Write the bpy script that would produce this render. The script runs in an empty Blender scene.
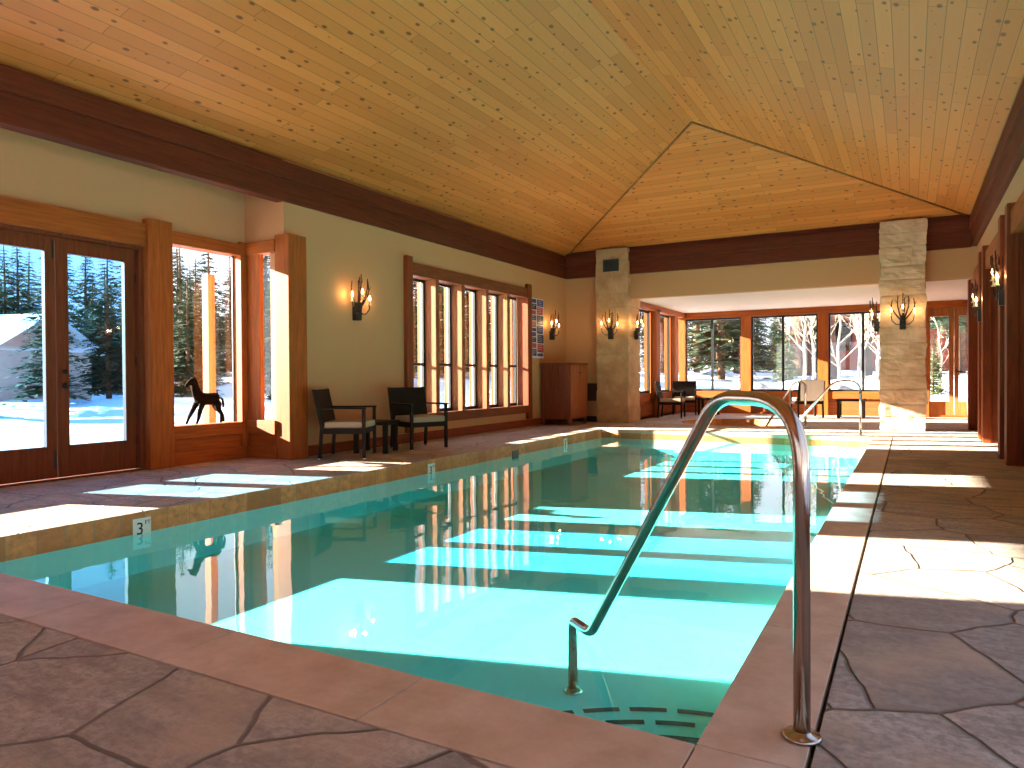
import bpy, bmesh, math, random
from mathutils import Vector, Matrix, noise
R = math.radians
scn = bpy.context.scene
col = scn.collection
random.seed(11)

# ------------------------------------------------------------------ materials
class NT:
    def __init__(s, name):
        s.m = bpy.data.materials.new(name); s.m.use_nodes = True
        s.t = s.m.node_tree; s.t.nodes.clear()
        s.out = s.n('ShaderNodeOutputMaterial')
    def n(s, typ, **kw):
        nd = s.t.nodes.new(typ)
        for k, v in kw.items():
            if k in nd.inputs.keys(): s.set(nd, k, v)
            else: setattr(nd, k, v)
        return nd
    def set(s, nd, k, v):
        if hasattr(v, 'links'): s.t.links.new(v, nd.inputs[k])
        else:
            if isinstance(v, tuple) and len(v) == 3 and nd.inputs[k].type == 'RGBA': v = v + (1,)
            nd.inputs[k].default_value = v
    def coord(s, scale=(1, 1, 1), rot=(0, 0, 0), loc=(0, 0, 0)):
        tc = s.n('ShaderNodeTexCoord'); mp = s.n('ShaderNodeMapping')
        s.t.links.new(tc.outputs['Object'], mp.inputs['Vector'])
        mp.inputs['Scale'].default_value = scale; mp.inputs['Rotation'].default_value = rot; mp.inputs['Location'].default_value = loc
        return mp.outputs[0]
    def math(s, op, a, b=None, clamp=False):
        nd = s.n('ShaderNodeMath'); nd.operation = op; nd.use_clamp = clamp
        s.set(nd, 0, a)
        if b is not None: s.set(nd, 1, b)
        return nd.outputs[0]
    def mix(s, f, a, b, mode='MIX'):
        nd = s.n('ShaderNodeMix'); nd.data_type = 'RGBA'; nd.blend_type = mode
        for i, v in ((0, f), (6, a), (7, b)):
            if hasattr(v, 'links'): s.t.links.new(v, nd.inputs[i])
            else: nd.inputs[i].default_value = (v if i == 0 else (tuple(v) + (1,) if len(v) == 3 else v))
        return nd.outputs[2]
    def ramp(s, f, stops):
        nd = s.n('ShaderNodeValToRGB'); s.t.links.new(f, nd.inputs[0]); e = nd.color_ramp.elements
        while len(e) < len(stops): e.new(.5)
        for el, (p, c) in zip(e, stops): el.position = p; el.color = tuple(c) + (1,) if len(c) == 3 else c
        return nd.outputs[0]
    def noise(s, v, scale, detail=4, rough=.55, out=0):
        nd = s.n('ShaderNodeTexNoise'); s.t.links.new(v, nd.inputs['Vector'])
        nd.inputs['Scale'].default_value = scale; nd.inputs['Detail'].default_value = detail; nd.inputs['Roughness'].default_value = rough
        return nd.outputs[out]
    def bump(s, h, strength=.3, dist=.01):
        nd = s.n('ShaderNodeBump'); s.t.links.new(h, nd.inputs['Height'])
        nd.inputs['Strength'].default_value = strength; nd.inputs['Distance'].default_value = dist
        return nd.outputs[0]
    def bsdf(s, color, rough=.6, metal=0, normal=None, spec=.4, emis=None, es=0):
        b = s.n('ShaderNodeBsdfPrincipled')
        s.set(b, 'Base Color', color); s.set(b, 'Roughness', rough); s.set(b, 'Metallic', metal); s.set(b, 'Specular IOR Level', spec)
        if normal is not None: s.set(b, 'Normal', normal)
        if emis: s.set(b, 'Emission Color', emis); s.set(b, 'Emission Strength', es)
        s.t.links.new(b.outputs[0], s.out.inputs[0]); return s.m

def plain(name, c, rough=.6, metal=0, spec=.4, var=.12, scale=6):
    n = NT(name); v = n.coord()
    f = n.noise(v, scale)
    a = tuple(x * (1 - var) for x in c); b = tuple(min(1, x * (1 + var)) for x in c)
    return n.bsdf(n.mix(f, a, b), rough, metal, spec=spec)

AX = {'x': (1, 14, 14), 'y': (14, 1, 14), 'z': (14, 14, 1)}
_wc = {}
def wood(base, axis, rough=.62, var=.35, name='wood', spec=.2):
    key = (base, axis, name)
    if key in _wc: return _wc[key]
    n = NT(name + '_' + axis)
    v = n.coord(AX[axis])
    g = n.noise(v, 2.2, 6, .6)
    v2 = n.coord(tuple(.35 if q == 1 else 1.6 for q in AX[axis]))
    g2 = n.noise(v2, 1.4, 2)
    c = n.ramp(g, [(.3, tuple(x * (1 - var) for x in base)), (.7, tuple(min(1, x * (1 + var)) for x in base))])
    c = n.mix(n.math('MULTIPLY', g2, .45), c, tuple(x * .5 for x in base))
    _wc[key] = n.bsdf(c, rough, normal=n.bump(g, .12, .004), spec=spec)
    return _wc[key]
CEDAR = (.36, .088, .013)
DARKW = (.12, .022, .006)
MAHOG = (.24, .050, .012)
cw = lambda a: wood(CEDAR, a, name='cedar')
dw = lambda a: wood(DARKW, a, name='dark_beam')
mw = lambda a: wood(MAHOG, a, name='mahogany')

def plank_ceiling(name, axis):
    n = NT(name)
    v = n.coord() if axis == 'y' else n.coord(rot=(0, 0, R(90)))
    sp = n.n('ShaderNodeSeparateXYZ'); n.t.links.new(v, sp.inputs[0])
    cb = n.n('ShaderNodeCombineXYZ'); n.t.links.new(sp.outputs[1], cb.inputs[0]); n.t.links.new(sp.outputs[0], cb.inputs[1])
    V = cb.outputs[0]
    br = n.n('ShaderNodeTexBrick'); n.t.links.new(V, br.inputs['Vector'])
    br.offset = .37; br.inputs['Scale'].default_value = 1; br.inputs['Brick Width'].default_value = 2.3; br.inputs['Row Height'].default_value = .135
    br.inputs['Mortar Size'].default_value = .0035; br.inputs['Mortar Smooth'].default_value = .1; br.inputs['Bias'].default_value = 0
    br.inputs['Color1'].default_value = (.72, .215, .046, 1); br.inputs['Color2'].default_value = (.54, .142, .025, 1); br.inputs['Mortar'].default_value = (.15, .055, .015, 1)
    mp = n.n('ShaderNodeMapping'); n.t.links.new(V, mp.inputs[0]); mp.inputs['Scale'].default_value = (.6, 9, 1)
    g = n.noise(mp.outputs[0], 3, 6, .6)
    c = n.mix(n.math('MULTIPLY', g, .55), br.outputs[0], (.46, .165, .04))
    # knots
    mk = n.n('ShaderNodeMapping'); n.t.links.new(V, mk.inputs[0]); mk.inputs['Scale'].default_value = (4.2, 7.6, 1)
    vo = n.n('ShaderNodeTexVoronoi'); n.t.links.new(mk.outputs[0], vo.inputs['Vector']); vo.inputs['Scale'].default_value = 1; vo.voronoi_dimensions = '2D'
    ra = n.n('ShaderNodeSeparateColor'); n.t.links.new(vo.outputs['Color'], ra.inputs[0])
    rad = n.math('MULTIPLY', ra.outputs[0], .20)
    k = n.math('SUBTRACT', rad, vo.outputs['Distance']); k = n.math('MULTIPLY', k, 14, True)
    keep = n.math('GREATER_THAN', ra.outputs[1], .22); k = n.math('MULTIPLY', k, keep)
    c = n.mix(n.math('MULTIPLY', k, .85), c, (.11, .035, .010))
    return n.bsdf(c, .5, normal=n.bump(br.outputs['Fac'], .35, -.006), spec=.3)

def flagstone(name):
    n = NT(name)
    v = n.coord()
    w = n.noise(v, 2.2, 3, .5, 1)
    wv = n.n('ShaderNodeVectorMath'); wv.operation = 'MULTIPLY_ADD'
    n.t.links.new(w, wv.inputs[0]); wv.inputs[1].default_value = (.12, .12, 0); n.t.links.new(v, wv.inputs[2])
    fl = n.n('ShaderNodeVectorMath'); fl.operation = 'MULTIPLY'; n.t.links.new(wv.outputs[0], fl.inputs[0]); fl.inputs[1].default_value = (1, 1, 0)
    outs = []
    for feat in ('F1', 'DISTANCE_TO_EDGE'):
        vo = n.n('ShaderNodeTexVoronoi'); vo.voronoi_dimensions = '2D'; vo.feature = feat
        n.t.links.new(fl.outputs[0], vo.inputs['Vector']); vo.inputs['Scale'].default_value = 1.75; vo.inputs['Randomness'].default_value = .95
        outs.append(vo)
    sc = n.n('ShaderNodeSeparateColor'); n.t.links.new(outs[0].outputs['Color'], sc.inputs[0])
    c = n.ramp(sc.outputs[0], [(0, (.43, .36, .315)), (.35, (.64, .55, .47)), (.65, (.53, .44, .375)), (1, (.70, .60, .50))])
    off = n.n('ShaderNodeVectorMath'); off.operation = 'ADD'; n.t.links.new(v, off.inputs[0])
    o2 = n.n('ShaderNodeVectorMath'); o2.operation = 'SCALE'; n.t.links.new(outs[0].outputs['Color'], o2.inputs[0]); o2.inputs[3].default_value = 9; n.t.links.new(o2.outputs[0], off.inputs[1])
    mr = n.n('ShaderNodeMapping'); n.t.links.new(off.outputs[0], mr.inputs[0]); mr.inputs['Rotation'].default_value = (0, 0, .6); mr.inputs['Scale'].default_value = (1, 3.2, 1)
    st = n.noise(mr.outputs[0], 3.2, 9, .72)
    c = n.mix(n.ramp(st, [(.36, (0, 0, 0)), (.64, (.9, .9, .9))]), c, (.30, .235, .19))
    fine = n.noise(v, 30, 4, .7)
    c = n.mix(n.ramp(fine, [(.43, (0, 0, 0)), (.60, (.62, .62, .62))]), c, (.26, .205, .165))
    st2 = n.noise(off.outputs[0], 1.7, 4, .6)
    c = n.mix(n.ramp(st2, [(.48, (0, 0, 0)), (.66, (.6, .6, .6))]), c, (.61, .44, .29))
    edge = n.math('MULTIPLY', outs[1].outputs['Distance'], 55, True)
    edge = n.math('POWER', edge, 2.0)
    c = n.mix(edge, (.22, .15, .105), c)
    hn = n.math('ADD', n.math('ADD', n.math('MULTIPLY', st, .9), n.math('MULTIPLY', fine, .25)), n.math('MULTIPLY', edge, .8))
    return n.bsdf(c, .62, normal=n.bump(hn, .9, .03), spec=.3)

def speckle(name, a, b, scale=5, rough=.55, bump=.25, c3=None):
    n = NT(name); v = n.coord()
    f = n.noise(v, scale, 7, .65)
    c = n.ramp(f, [(.32, a), (.68, b)])
    if c3: c = n.mix(n.ramp(n.noise(v, scale * .3, 3), [(.5, (0, 0, 0)), (.75, (.6, .6, .6))]), c, c3)
    return n.bsdf(c, rough, normal=n.bump(n.noise(v, scale * 6, 5, .7), bump, .006))

def tile_face(name, c1, c2, w=.2, h=.2, mortar=(.30, .24, .16)):
    n = NT(name); tc = n.n('ShaderNodeTexCoord'); sp = n.n('ShaderNodeSeparateXYZ'); n.t.links.new(tc.outputs['Object'], sp.inputs[0])
    cb = n.n('ShaderNodeCombineXYZ'); n.t.links.new(n.math('ADD', sp.outputs[0], sp.outputs[1]), cb.inputs[0]); n.t.links.new(n.math('ADD', sp.outputs[2], .2), cb.inputs[1])
    br = n.n('ShaderNodeTexBrick'); n.t.links.new(cb.outputs[0], br.inputs['Vector']); br.offset = 0
    br.inputs['Scale'].default_value = 1; br.inputs['Brick Width'].default_value = w; br.inputs['Row Height'].default_value = h; br.inputs['Mortar Size'].default_value = .004
    br.inputs['Color1'].default_value = c1 + (1,); br.inputs['Color2'].default_value = c2 + (1,); br.inputs['Mortar'].default_value = mortar + (1,)
    f = n.noise(cb.outputs[0], 14, 6, .65)
    c = n.mix(n.ramp(f, [(.38, (0, 0, 0)), (.66, (.8, .8, .8))]), br.outputs[0], tuple(x * .45 for x in c1))
    return n.bsdf(c, .5, normal=n.bump(f, .2, .004))

def schlick(n, f0, power, normal=None):
    lw = n.n('ShaderNodeLayerWeight'); lw.inputs['Blend'].default_value = .5
    if normal is not None: n.t.links.new(normal, lw.inputs['Normal'])
    p = n.math('POWER', lw.outputs['Facing'], power)
    return n.math('ADD', n.math('MULTIPLY', p, 1 - f0), f0)

def glass(name, tint=(.96, .97, .96), f0=.06):
    n = NT(name)
    tr = n.n('ShaderNodeBsdfTransparent'); tr.inputs[0].default_value = tint + (1,)
    gl = n.n('ShaderNodeBsdfGlossy'); gl.inputs['Roughness'].default_value = 0.0; gl.inputs[0].default_value = (1, 1, 1, 1)
    mx = n.n('ShaderNodeMixShader'); n.t.links.new(schlick(n, f0, 5), mx.inputs[0])
    n.t.links.new(tr.outputs[0], mx.inputs[1]); n.t.links.new(gl.outputs[0], mx.inputs[2]); n.t.links.new(mx.outputs[0], n.out.inputs[0])
    return n.m

def water(name):
    n = NT(name); v = n.coord()
    h = n.noise(v, 1.6, 2, .5); h2 = n.noise(v, 6, 2, .5)
    nb = n.bump(n.math('ADD', h, n.math('MULTIPLY', h2, .10)), .06, .05)
    tr = n.n('ShaderNodeBsdfTransparent'); tr.inputs[0].default_value = (.50, .985, .99, 1)
    gl = n.n('ShaderNodeBsdfGlossy'); gl.inputs['Roughness'].default_value = 0.0; gl.inputs[0].default_value = (1, 1, 1, 1)
    n.t.links.new(nb, gl.inputs['Normal'])
    mx = n.n('ShaderNodeMixShader'); n.t.links.new(schlick(n, .02, 5.0), mx.inputs[0])
    n.t.links.new(tr.outputs[0], mx.inputs[1]); n.t.links.new(gl.outputs[0], mx.inputs[2]); n.t.links.new(mx.outputs[0], n.out.inputs[0])
    return n.m

def metal(name, c, rough):
    n = NT(name); return n.bsdf(c, rough, 1.0)

M = dict(
    cream=plain('cream_plaster', (.51, .262, .115), .85, var=.04, scale=30),
    ceil2=plain('pale_plaster', (.80, .72, .60), .85, var=.03, scale=20),
    flag=flagstone('flagstone'),
    coping=speckle('coping_sandstone', (.48, .31, .205), (.68, .49, .36), 5, .5, .2, (.60, .36, .22)),
    tile=tile_face('waterline_tile', (.80, .33, .11), (.46, .165, .042)),
    plaster=speckle('pool_plaster', (.36, .93, .95), (.40, .95, .97), 9, .7, .03),
    inlay=plain('black_inlay', (.012, .015, .015), .5),
    water=water('pool_water'),
    glass=glass('window_glass'),
    dglass=glass('door_glass', (.52, .79, 1.0), .08),
    black=plain('black_metal', (.014, .012, .011), .45),
    bronze=plain('dark_bronze', (.03, .022, .018), .4, .6),
    steel=metal('brushed_steel', (.50, .40, .33), .17),
    chrome=metal('chrome', (.75, .74, .72), .12),
    wicker=plain('dark_wicker', (.020, .011, .007), .6, scale=60, var=.5, spec=.12),
    cushion=plain('tan_cushion', (.42, .30, .20), .9, var=.1),
    towel=plain('pale_towel', (.75, .72, .68), .95, var=.05),
    snow=speckle('snow', (.80, .84, .90), (.92, .94, .97), .8, .8, .5),
    bark=speckle('pine_bark', (.10, .055, .032), (.24, .13, .075), 5, .9, .8),
    bark2=speckle('ponderosa_bark', (.09, .042, .028), (.20, .105, .07), 3, .9, .8),
    aspen=speckle('aspen_bark', (.20, .16, .12), (.36, .31, .25), 5, .9, .4),
    needle=speckle('pine_needles', (.022, .05, .022), (.07, .115, .045), 2.5, .8, .2),
    needle2=speckle('yellowish_needles', (.09, .13, .04), (.19, .22, .08), 2.5, .8, .2),
    rock=speckle('granite', (.18, .17, .17), (.36, .34, .33), 3, .9, .6),
    stoneR=speckle('travertine', (.52, .34, .20), (.80, .58, .39), 3.2, .8, .5, (.62, .40, .22)),
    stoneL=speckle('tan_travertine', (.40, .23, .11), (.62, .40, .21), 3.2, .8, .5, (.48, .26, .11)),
    ext=plain('exterior_stucco', (.86, .48, .36), .9), redwall=plain('rust_siding', (.30, .07, .04), .9),
    white=plain('white_card', (.72, .68, .68), .6, var=.03),
    blue=plain('blue_print', (.03, .05, .22), .5, var=.5, scale=40), red=plain('red_print', (.45, .05, .06), .5, var=.5, scale=40),
    nblue=plain('navy_print', (.015, .018, .09), .5, var=.4, scale=40),
    horse=wood((.021, .0095, .004), 'x', name='carved_wood', rough=.8, spec=.04),
    tilew=plain('white_tile', (.80, .80, .76), .3, var=.03),
    candle=plain('candle_tube', (.7, .6, .42), .6),
    twig=plain('rusty_iron', (.055, .024, .014), .6, .3, var=.4, scale=30),
)
_n = NT('lit_bulb'); M['bulb'] = _n.bsdf((1, .8, .5), .4, emis=(1, .62, .25), es=10)
M['ceil_y'] = plank_ceiling('pine_planks_along', 'y')
M['ceil_x'] = plank_ceiling('pine_planks_across', 'x')

# ------------------------------------------------------------------ mesh helpers
class MB:
    def __init__(s): s.bm = bmesh.new()
    def box(s, x0, x1, y0, y1, z0, z1, bev=0, mi=0, mat=None):
        r = bmesh.ops.create_cube(s.bm, size=1.0)
        vs = r['verts']
        for v in vs:
            v.co = Vector(((x0 + x1) / 2 + v.co.x * (x1 - x0), (y0 + y1) / 2 + v.co.y * (y1 - y0), (z0 + z1) / 2 + v.co.z * (z1 - z0)))
        fs = list({f for v in vs for f in v.link_faces})
        if bev > 0:
            es = list({e for v in vs for e in v.link_edges})
            rr = bmesh.ops.bevel(s.bm, geom=es, offset=bev, segments=2, profile=.6, affect='EDGES')
            vs = list({v for f in rr['faces'] for v in f.verts} | {v for v in vs if v.is_valid})
            fs = list({f for v in vs for f in v.link_faces})
        for f in fs: f.material_index = mi
        if mat is not None: bmesh.ops.transform(s.bm, matrix=mat, verts=vs)
        return s
    def tube(s, pts, r, seg=10, cap=True, mi=0):
        pts = [Vector(p) for p in pts]; n = len(pts)
        rs = r if isinstance(r, (list, tuple)) else [r] * n
        rings = []; up = None
        for i, p in enumerate(pts):
            d = (pts[min(i + 1, n - 1)] - pts[max(i - 1, 0)]).normalized()
            if up is None:
                up = Vector((0, 0, 1)) if abs(d.z) < .9 else Vector((1, 0, 0))
            a = d.cross(up)
            if a.length < 1e-4: a = d.cross(Vector((.3, 1, .1)))
            a.normalize(); b = a.cross(d).normalized(); up = b
            rings.append([s.bm.verts.new(p + rs[i] * (math.cos(t) * a + math.sin(t) * b)) for t in [2 * math.pi * k / seg for k in range(seg)]])
        for i in range(n - 1):
            for k in range(seg):
                f = s.bm.faces.new((rings[i][k], rings[i][(k + 1) % seg], rings[i + 1][(k + 1) % seg], rings[i + 1][k])); f.smooth = True; f.material_index = mi
        if cap:
            for q in (rings[0][::-1], rings[-1]):
                try: f = s.bm.faces.new(q); f.material_index = mi
                except Exception: pass
        return s
    def lathe(s, prof, c=(0, 0, 0), seg=20, mi=0):
        rings = []
        for r, z in prof:
            rings.append([s.bm.verts.new((c[0] + r * math.cos(2 * math.pi * k / seg), c[1] + r * math.sin(2 * math.pi * k / seg), c[2] + z)) for k in range(seg)])
        for i in range(len(prof) - 1):
            for k in range(seg):
                f = s.bm.faces.new((rings[i][k], rings[i][(k + 1) % seg], rings[i + 1][(k + 1) % seg], rings[i + 1][k])); f.smooth = True; f.material_index = mi
        for q in (rings[0][::-1], rings[-1]): s.bm.faces.new(q)
        return s
    def poly(s, pts, mi=0):
        f = s.bm.faces.new([s.bm.verts.new(p) for p in pts]); f.material_index = mi; return s
    def build(s, name, mat, parent=None, loc=None):
        me = bpy.data.meshes.new(name); bmesh.ops.recalc_face_normals(s.bm, faces=s.bm.faces); s.bm.to_mesh(me); s.bm.free()
        for m in (mat if isinstance(mat, (list, tuple)) else [mat]): me.materials.append(m)
        o = bpy.data.objects.new(name, me); col.objects.link(o)
        if parent is not None: o.parent = parent
        if loc is not None: o.location = loc
        return o
def tag(o, label=None, cat=None, group=None, kind=None):
    if label: o['label'] = label
    if cat: o['category'] = cat
    if group: o['group'] = group
    if kind: o['kind'] = kind
    return o
def empty(name, loc, rz=0, label=None, cat=None, group=None, kind=None):
    o = bpy.data.objects.new(name, None); col.objects.link(o); o.location = loc; o.rotation_euler = (0, 0, rz); o.empty_display_size = .1
    return tag(o, label, cat, group, kind)
def struct(name, mb, mat, label, cat, parent=None):
    return tag(mb.build(name, mat, parent), label, cat, kind='structure')
KID = {}
def copy_tree(o, parent=None, data=None):
    c = o.copy(); col.objects.link(c)
    if parent is not None: c.parent = parent
    for ch in [k for k in bpy.data.objects if k.parent == o]: copy_tree(ch, c)
    return c
def bx(*a, bev=0): return MB().box(*a, bev=bev)

# ------------------------------------------------------------------ pool numbers
PX0, PX1, PY0, PY1 = -5.3, -.53, 2.01, 13.1
WZ, FZ = -.17, -.48
LX, AXW = -7.0, -7.72            # left wall face, alcove wall face
RX = 1.0
SPA = (-3.3, 16.25, 1.25)

# ------------------------------------------------------------------ floor
f = MB()
def slab(x0, x1, y0, y1): f.box(x0, x1, y0, y1, -.02, 0)
slab(-7.95, PX0, -5.2, 6.7); slab(-7.3, PX0, 6.7, 15.0)
slab(PX0, 2.0, -5.2, 1.65); slab(-.23, 2.0, 1.65, 15.0); slab(PX0, -.23, PY1 + .32, 15.0)
q = 1.3; cx, cy, cr = SPA
cyl = 17.6
slab(-7.3, cx - q, 15.0, 20.25); slab(cx + q, 2.0, 15.0, 20.25); slab(cx - q, cx + q, 15.0 - .05, cy - q) if cy - q > 15.0 else None; slab(cx - q, cx + q, cy + q, 20.25)
N = 48
for k in range(N):
    a0, a1 = 2 * math.pi * k / N + math.pi / 4, 2 * math.pi * (k + 1) / N + math.pi / 4
    def sq(a):
        c, s_ = math.cos(a), math.sin(a); m = q / max(abs(c), abs(s_)); return cx + c * m, cy + s_ * m
    def ci(a): return cx + cr * math.cos(a), cy + cr * math.sin(a)
    A, B, C, D = ci(a0), ci(a1), sq(a1), sq(a0)
    f.poly([(p[0], p[1], 0) for p in (A, B, C, D)])
struct('floor', f, M['flag'], 'flagstone deck of irregular brown slabs around the pool', 'floor')
g_ = MB()
for a in ((-7.9, -5.42, -5.2, 6.6), (-7.2, -5.42, 6.6, 14.9), (-5.42, -.41, -5.2, 1.89), (-.41, 1.95, -5.2, 14.9), (-5.42, -.41, 13.22, 14.9)): g_.box(*a, -.7, -.03)
struct('floor_base', g_, plain('grout_bed', (.10, .07, .05), .9), 'dark bedding under the deck slabs, seen only in the joints', 'floor')
# copings made of slabs
def coping(name, horizontal, a0, a1, b0, b1, n, label):
    m = MB()
    for i in range(n):
        s0, s1 = a0 + (a1 - a0) * i / n + .003, a0 + (a1 - a0) * (i + 1) / n - .003
        if horizontal: m.box(s0, s1, b0, b1, -.06, .001, bev=.003)
        else: m.box(b0, b1, s0, s1, -.06, .001, bev=.003)
    struct(name, m, M['coping'], label, 'coping')
coping('coping_near', True, PX0, PX1, PY0 - .35, PY0, 5, 'smooth tan sandstone coping along the near end of pool')
coping('coping_right', False, PY0, PY1, PX1, PX1 + .285, 10, 'smooth pale sandstone coping along the sunlit right side of pool')
coping('coping_far', True, PX0, PX1, PY1, PY1 + .31, 5, 'pale coping along the far end of pool')
m = MB(); m.box(PX1 + .003, PX1 + .285, PY0 - .35, PY0 - .003, -.06, .001, bev=.003)
m.box(PX1 + .003, PX1 + .285, PY1 + .003, PY1 + .31, -.06, .001, bev=.003)
struct('coping_corner', m, M['coping'], 'square corner coping slabs at the right corners of pool', 'coping')
# basin + waterline tile
b = MB()
b.box(PX0 - .1, PX1 + .1, PY0 - .1, PY1 + .1, FZ - .1, FZ)
b.box(PX0 - .1, PX0, PY0, PY1, FZ, WZ); b.box(PX1, PX1 + .1, PY0, PY1, FZ, WZ); b.box(PX0 - .1, PX1 + .1, PY0 - .1, PY0, FZ, WZ); b.box(PX0 - .1, PX1 + .1, PY1, PY1 + .1, FZ, WZ)
struct('pool_basin_floor', b, M['plaster'], 'turquoise plastered pool basin under the water', 'pool basin')
t = MB(); t.box(PX0 - .1, PX0 + .004, PY0, PY1, WZ, -.004)
struct('waterline_trim_1', t, M['tile'], 'band of brown stone tiles above the water on left pool side', 'tile band')
t = MB(); t.box(PX0, PX1, PY1, PY1 + .1, WZ, -.06)
struct('waterline_trim_2', t, M['tile'], 'band of stone tiles above the water on far pool side', 'tile band')
t = MB(); t.box(PX1, PX1 + .1, PY0, PY1, WZ, -.06)
struct('waterline_trim_3', t, M['tile'], 'band of stone tiles above the water on right pool side', 'tile band')
t = MB(); t.box(PX0, PX1, PY0 - .1, PY0, WZ, -.06)
struct('waterline_trim_4', t, M['tile'], 'band of stone tiles under the near coping', 'tile band')
w = MB(); w.poly([(PX0, PY0, WZ), (PX1, PY0, WZ), (PX1, PY1, WZ), (PX0, PY1, WZ)])
struct('pool_water', w, M['water'], 'still turquoise water filling the long pool', 'water')
# anti slip rows of inlaid bars: quarter circles round the near right corner
i_ = MB()
for r0 in (1.25, 1.13, 1.0):
    n_ = int(r0 * math.pi / 2 / .20)
    for k in range(n_):
        a0 = math.pi / 2 + (math.pi / 2) * (k + .08 + .25 * (r0 == 1.13)) / n_; a1 = a0 + (math.pi / 2) / n_ * .78
        for j in range(6):
            u0, u1 = a0 + (a1 - a0) * j / 6, a0 + (a1 - a0) * (j + 1) / 6
            i_.poly([(PX1 + rr * math.cos(u), PY0 + rr * math.sin(u), FZ + .003) for rr, u in ((r0, u0), (r0, u1), (r0 - .04, u1), (r0 - .04, u0))])
struct('inlay_trim', i_, M['inlay'], 'three curved rows of black bars inlaid in the pool floor by the near corner', 'floor inlay')
# spa
s = MB()
prof = []
for k in range(N):
    a0, a1 = 2 * math.pi * k / N, 2 * math.pi * (k + 1) / N
    for (r0, z0), (r1, z1) in (((cr, 0), (cr, -.7)), ((cr, -.7), (0.001, -.7))):
        s.poly([(cx + r0 * math.cos(a0), cy + r0 * math.sin(a0), z0), (cx + r0 * math.cos(a1), cy + r0 * math.sin(a1), z0), (cx + r1 * math.cos(a1), cy + r1 * math.sin(a1), z1), (cx + r1 * math.cos(a0), cy + r1 * math.sin(a0), z1)])
struct('spa_basin_floor', s, M['tile'], 'round stone-tiled spa basin beyond the pool', 'spa')
s = MB(); s.poly([(cx + cr * math.cos(2 * math.pi * k / N), cy + cr * math.sin(2 * math.pi * k / N), -.26) for k in range(N)])
struct('spa_water', s, M['water'], 'water in the round spa beyond the pool', 'water')

# ------------------------------------------------------------------ walls
W = MB()
W.box(-7.25, LX, 6.56, 9.1, 0, 4.0); W.box(-7.25, LX, 13.2, 15.3, 0, 4.0)
W.box(-7.25, LX, 9.1, 13.2, 0, .36); W.box(-7.25, LX, 9.1, 13.2, 2.8, 4.0)
W.box(-7.92, -7.25, 6.56, 6.70, 2.80, 4.0)
W.box(-7.92, AXW, 1.57, 6.6, 2.78, 4.0)
W.box(-7.92, -7.25, 1.40, 1.57, 0, 4.0); W.box(-7.25, LX, -5.2, 1.57, 0, 4.0)
W.box(-7.92, LX - .02, 1.6, 6.6, 3.52, 3.66)
struct('wall_left', W, M['cream'], 'cream plaster wall along the left side of the pool hall', 'wall')
W = MB()
W.box(-7.0, -6.1, 15.12, 15.3, 0, 4.0); W.box(-6.2, 1.05, 15.1, 15.3, 2.76, 4.05)
struct('wall_end', W, M['cream'], 'cream plaster end wall and header over the opening to the sunroom', 'wall')
W = MB()
segs = [(-5.2, -2.2), (6.9, 7.38), (9.86, 10.70), (12.91, 13.70), (15.81, 20.25)]
for a, c in segs: W.box(RX + (.26 if a > 15 else .05), RX + (.45 if a > 15 else .25), a, c, 0, 4.0)
for a, c in [(7.4, 9.8), (10.72, 12.85), (13.72, 15.75)]: W.box(RX + .05, RX + .25, a - .02, c + .06, 2.70, 4.0)
W.box(RX + .05, RX + .25, -2.2, 6.9, 0, .25); W.box(RX + .05, RX + .25, -2.2, 6.9, 2.95, 4.0)
W.box(RX + .05, RX + .25, .05, .17, .25, 2.95); W.box(RX + .05, RX + .25, 2.3, 2.42, .25, 2.95); W.box(RX + .05, RX + .25, 4.9, 6.9, .25, 2.95)
struct('wall_right', W, M['cream'], 'cream plaster wall along the right side above the timber bays', 'wall')
W = MB()
for a, c in [(7.4, 9.8), (10.72, 12.85), (13.72, 15.75)]:
    W.box(1.75, 1.85, a - .1, c + .12, 0, 2.8); W.box(1.06, 1.8, c + .012, c + .05, 0, 2.69); W.box(RX + .26, 1.8, a - .06, a, 0, 2.69); W.box(RX + .06, 1.85, a, c, 2.69, 2.75)
struct('wall_bay_panel', W, mw('z'), 'red-brown timber panelling lining the recessed bays on the right', 'wall panelling')
W = MB(); W.box(-7.3, 1.3, -5.2, -5.0, 0, .5); W.box(-7.3, 1.3, -5.2, -5.0, 2.9, 4.0)
for k in range(5): W.box(-7.3 + k * 2.05, -7.1 + k * 2.05, -5.2, -5.0, .5, 2.9)
struct('wall_back', W, M['cream'], 'glazed wall behind the viewer with cream piers', 'wall')
for k in range(4):  # unseen windows added so sky light fills the near deck
    w_ = MB(); w_.box(-7.1 + k * 2.05, -5.25 + k * 2.05, -5.12, -5.10, .5, 2.9)
    struct('window_back_%d' % (k + 1), w_, M['glass'], 'large plain window in the wall behind the viewer, number %d from the left corner' % (k + 1), 'window')
for k, (a, c) in enumerate([(-2.2, .05), (.17, 2.3), (2.42, 4.9)]):  # added glazing, never in view, brightens the foreground from the right
    w_ = MB(); w_.box(RX + .12, RX + .13, a, c, .25, 2.95)
    struct('window_right_%d' % (k + 1), w_, M['glass'], 'large plain window in the right wall outside the picture, number %d from the back' % (k + 1), 'window')
struct('wall_sunroom_panel', bx(1.20, 1.27, 15.85, 19.95, 0, 2.79, bev=.005), cw('z'), 'cedar panelling of the right sunroom wall beyond the last bay', 'wall panelling')
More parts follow.
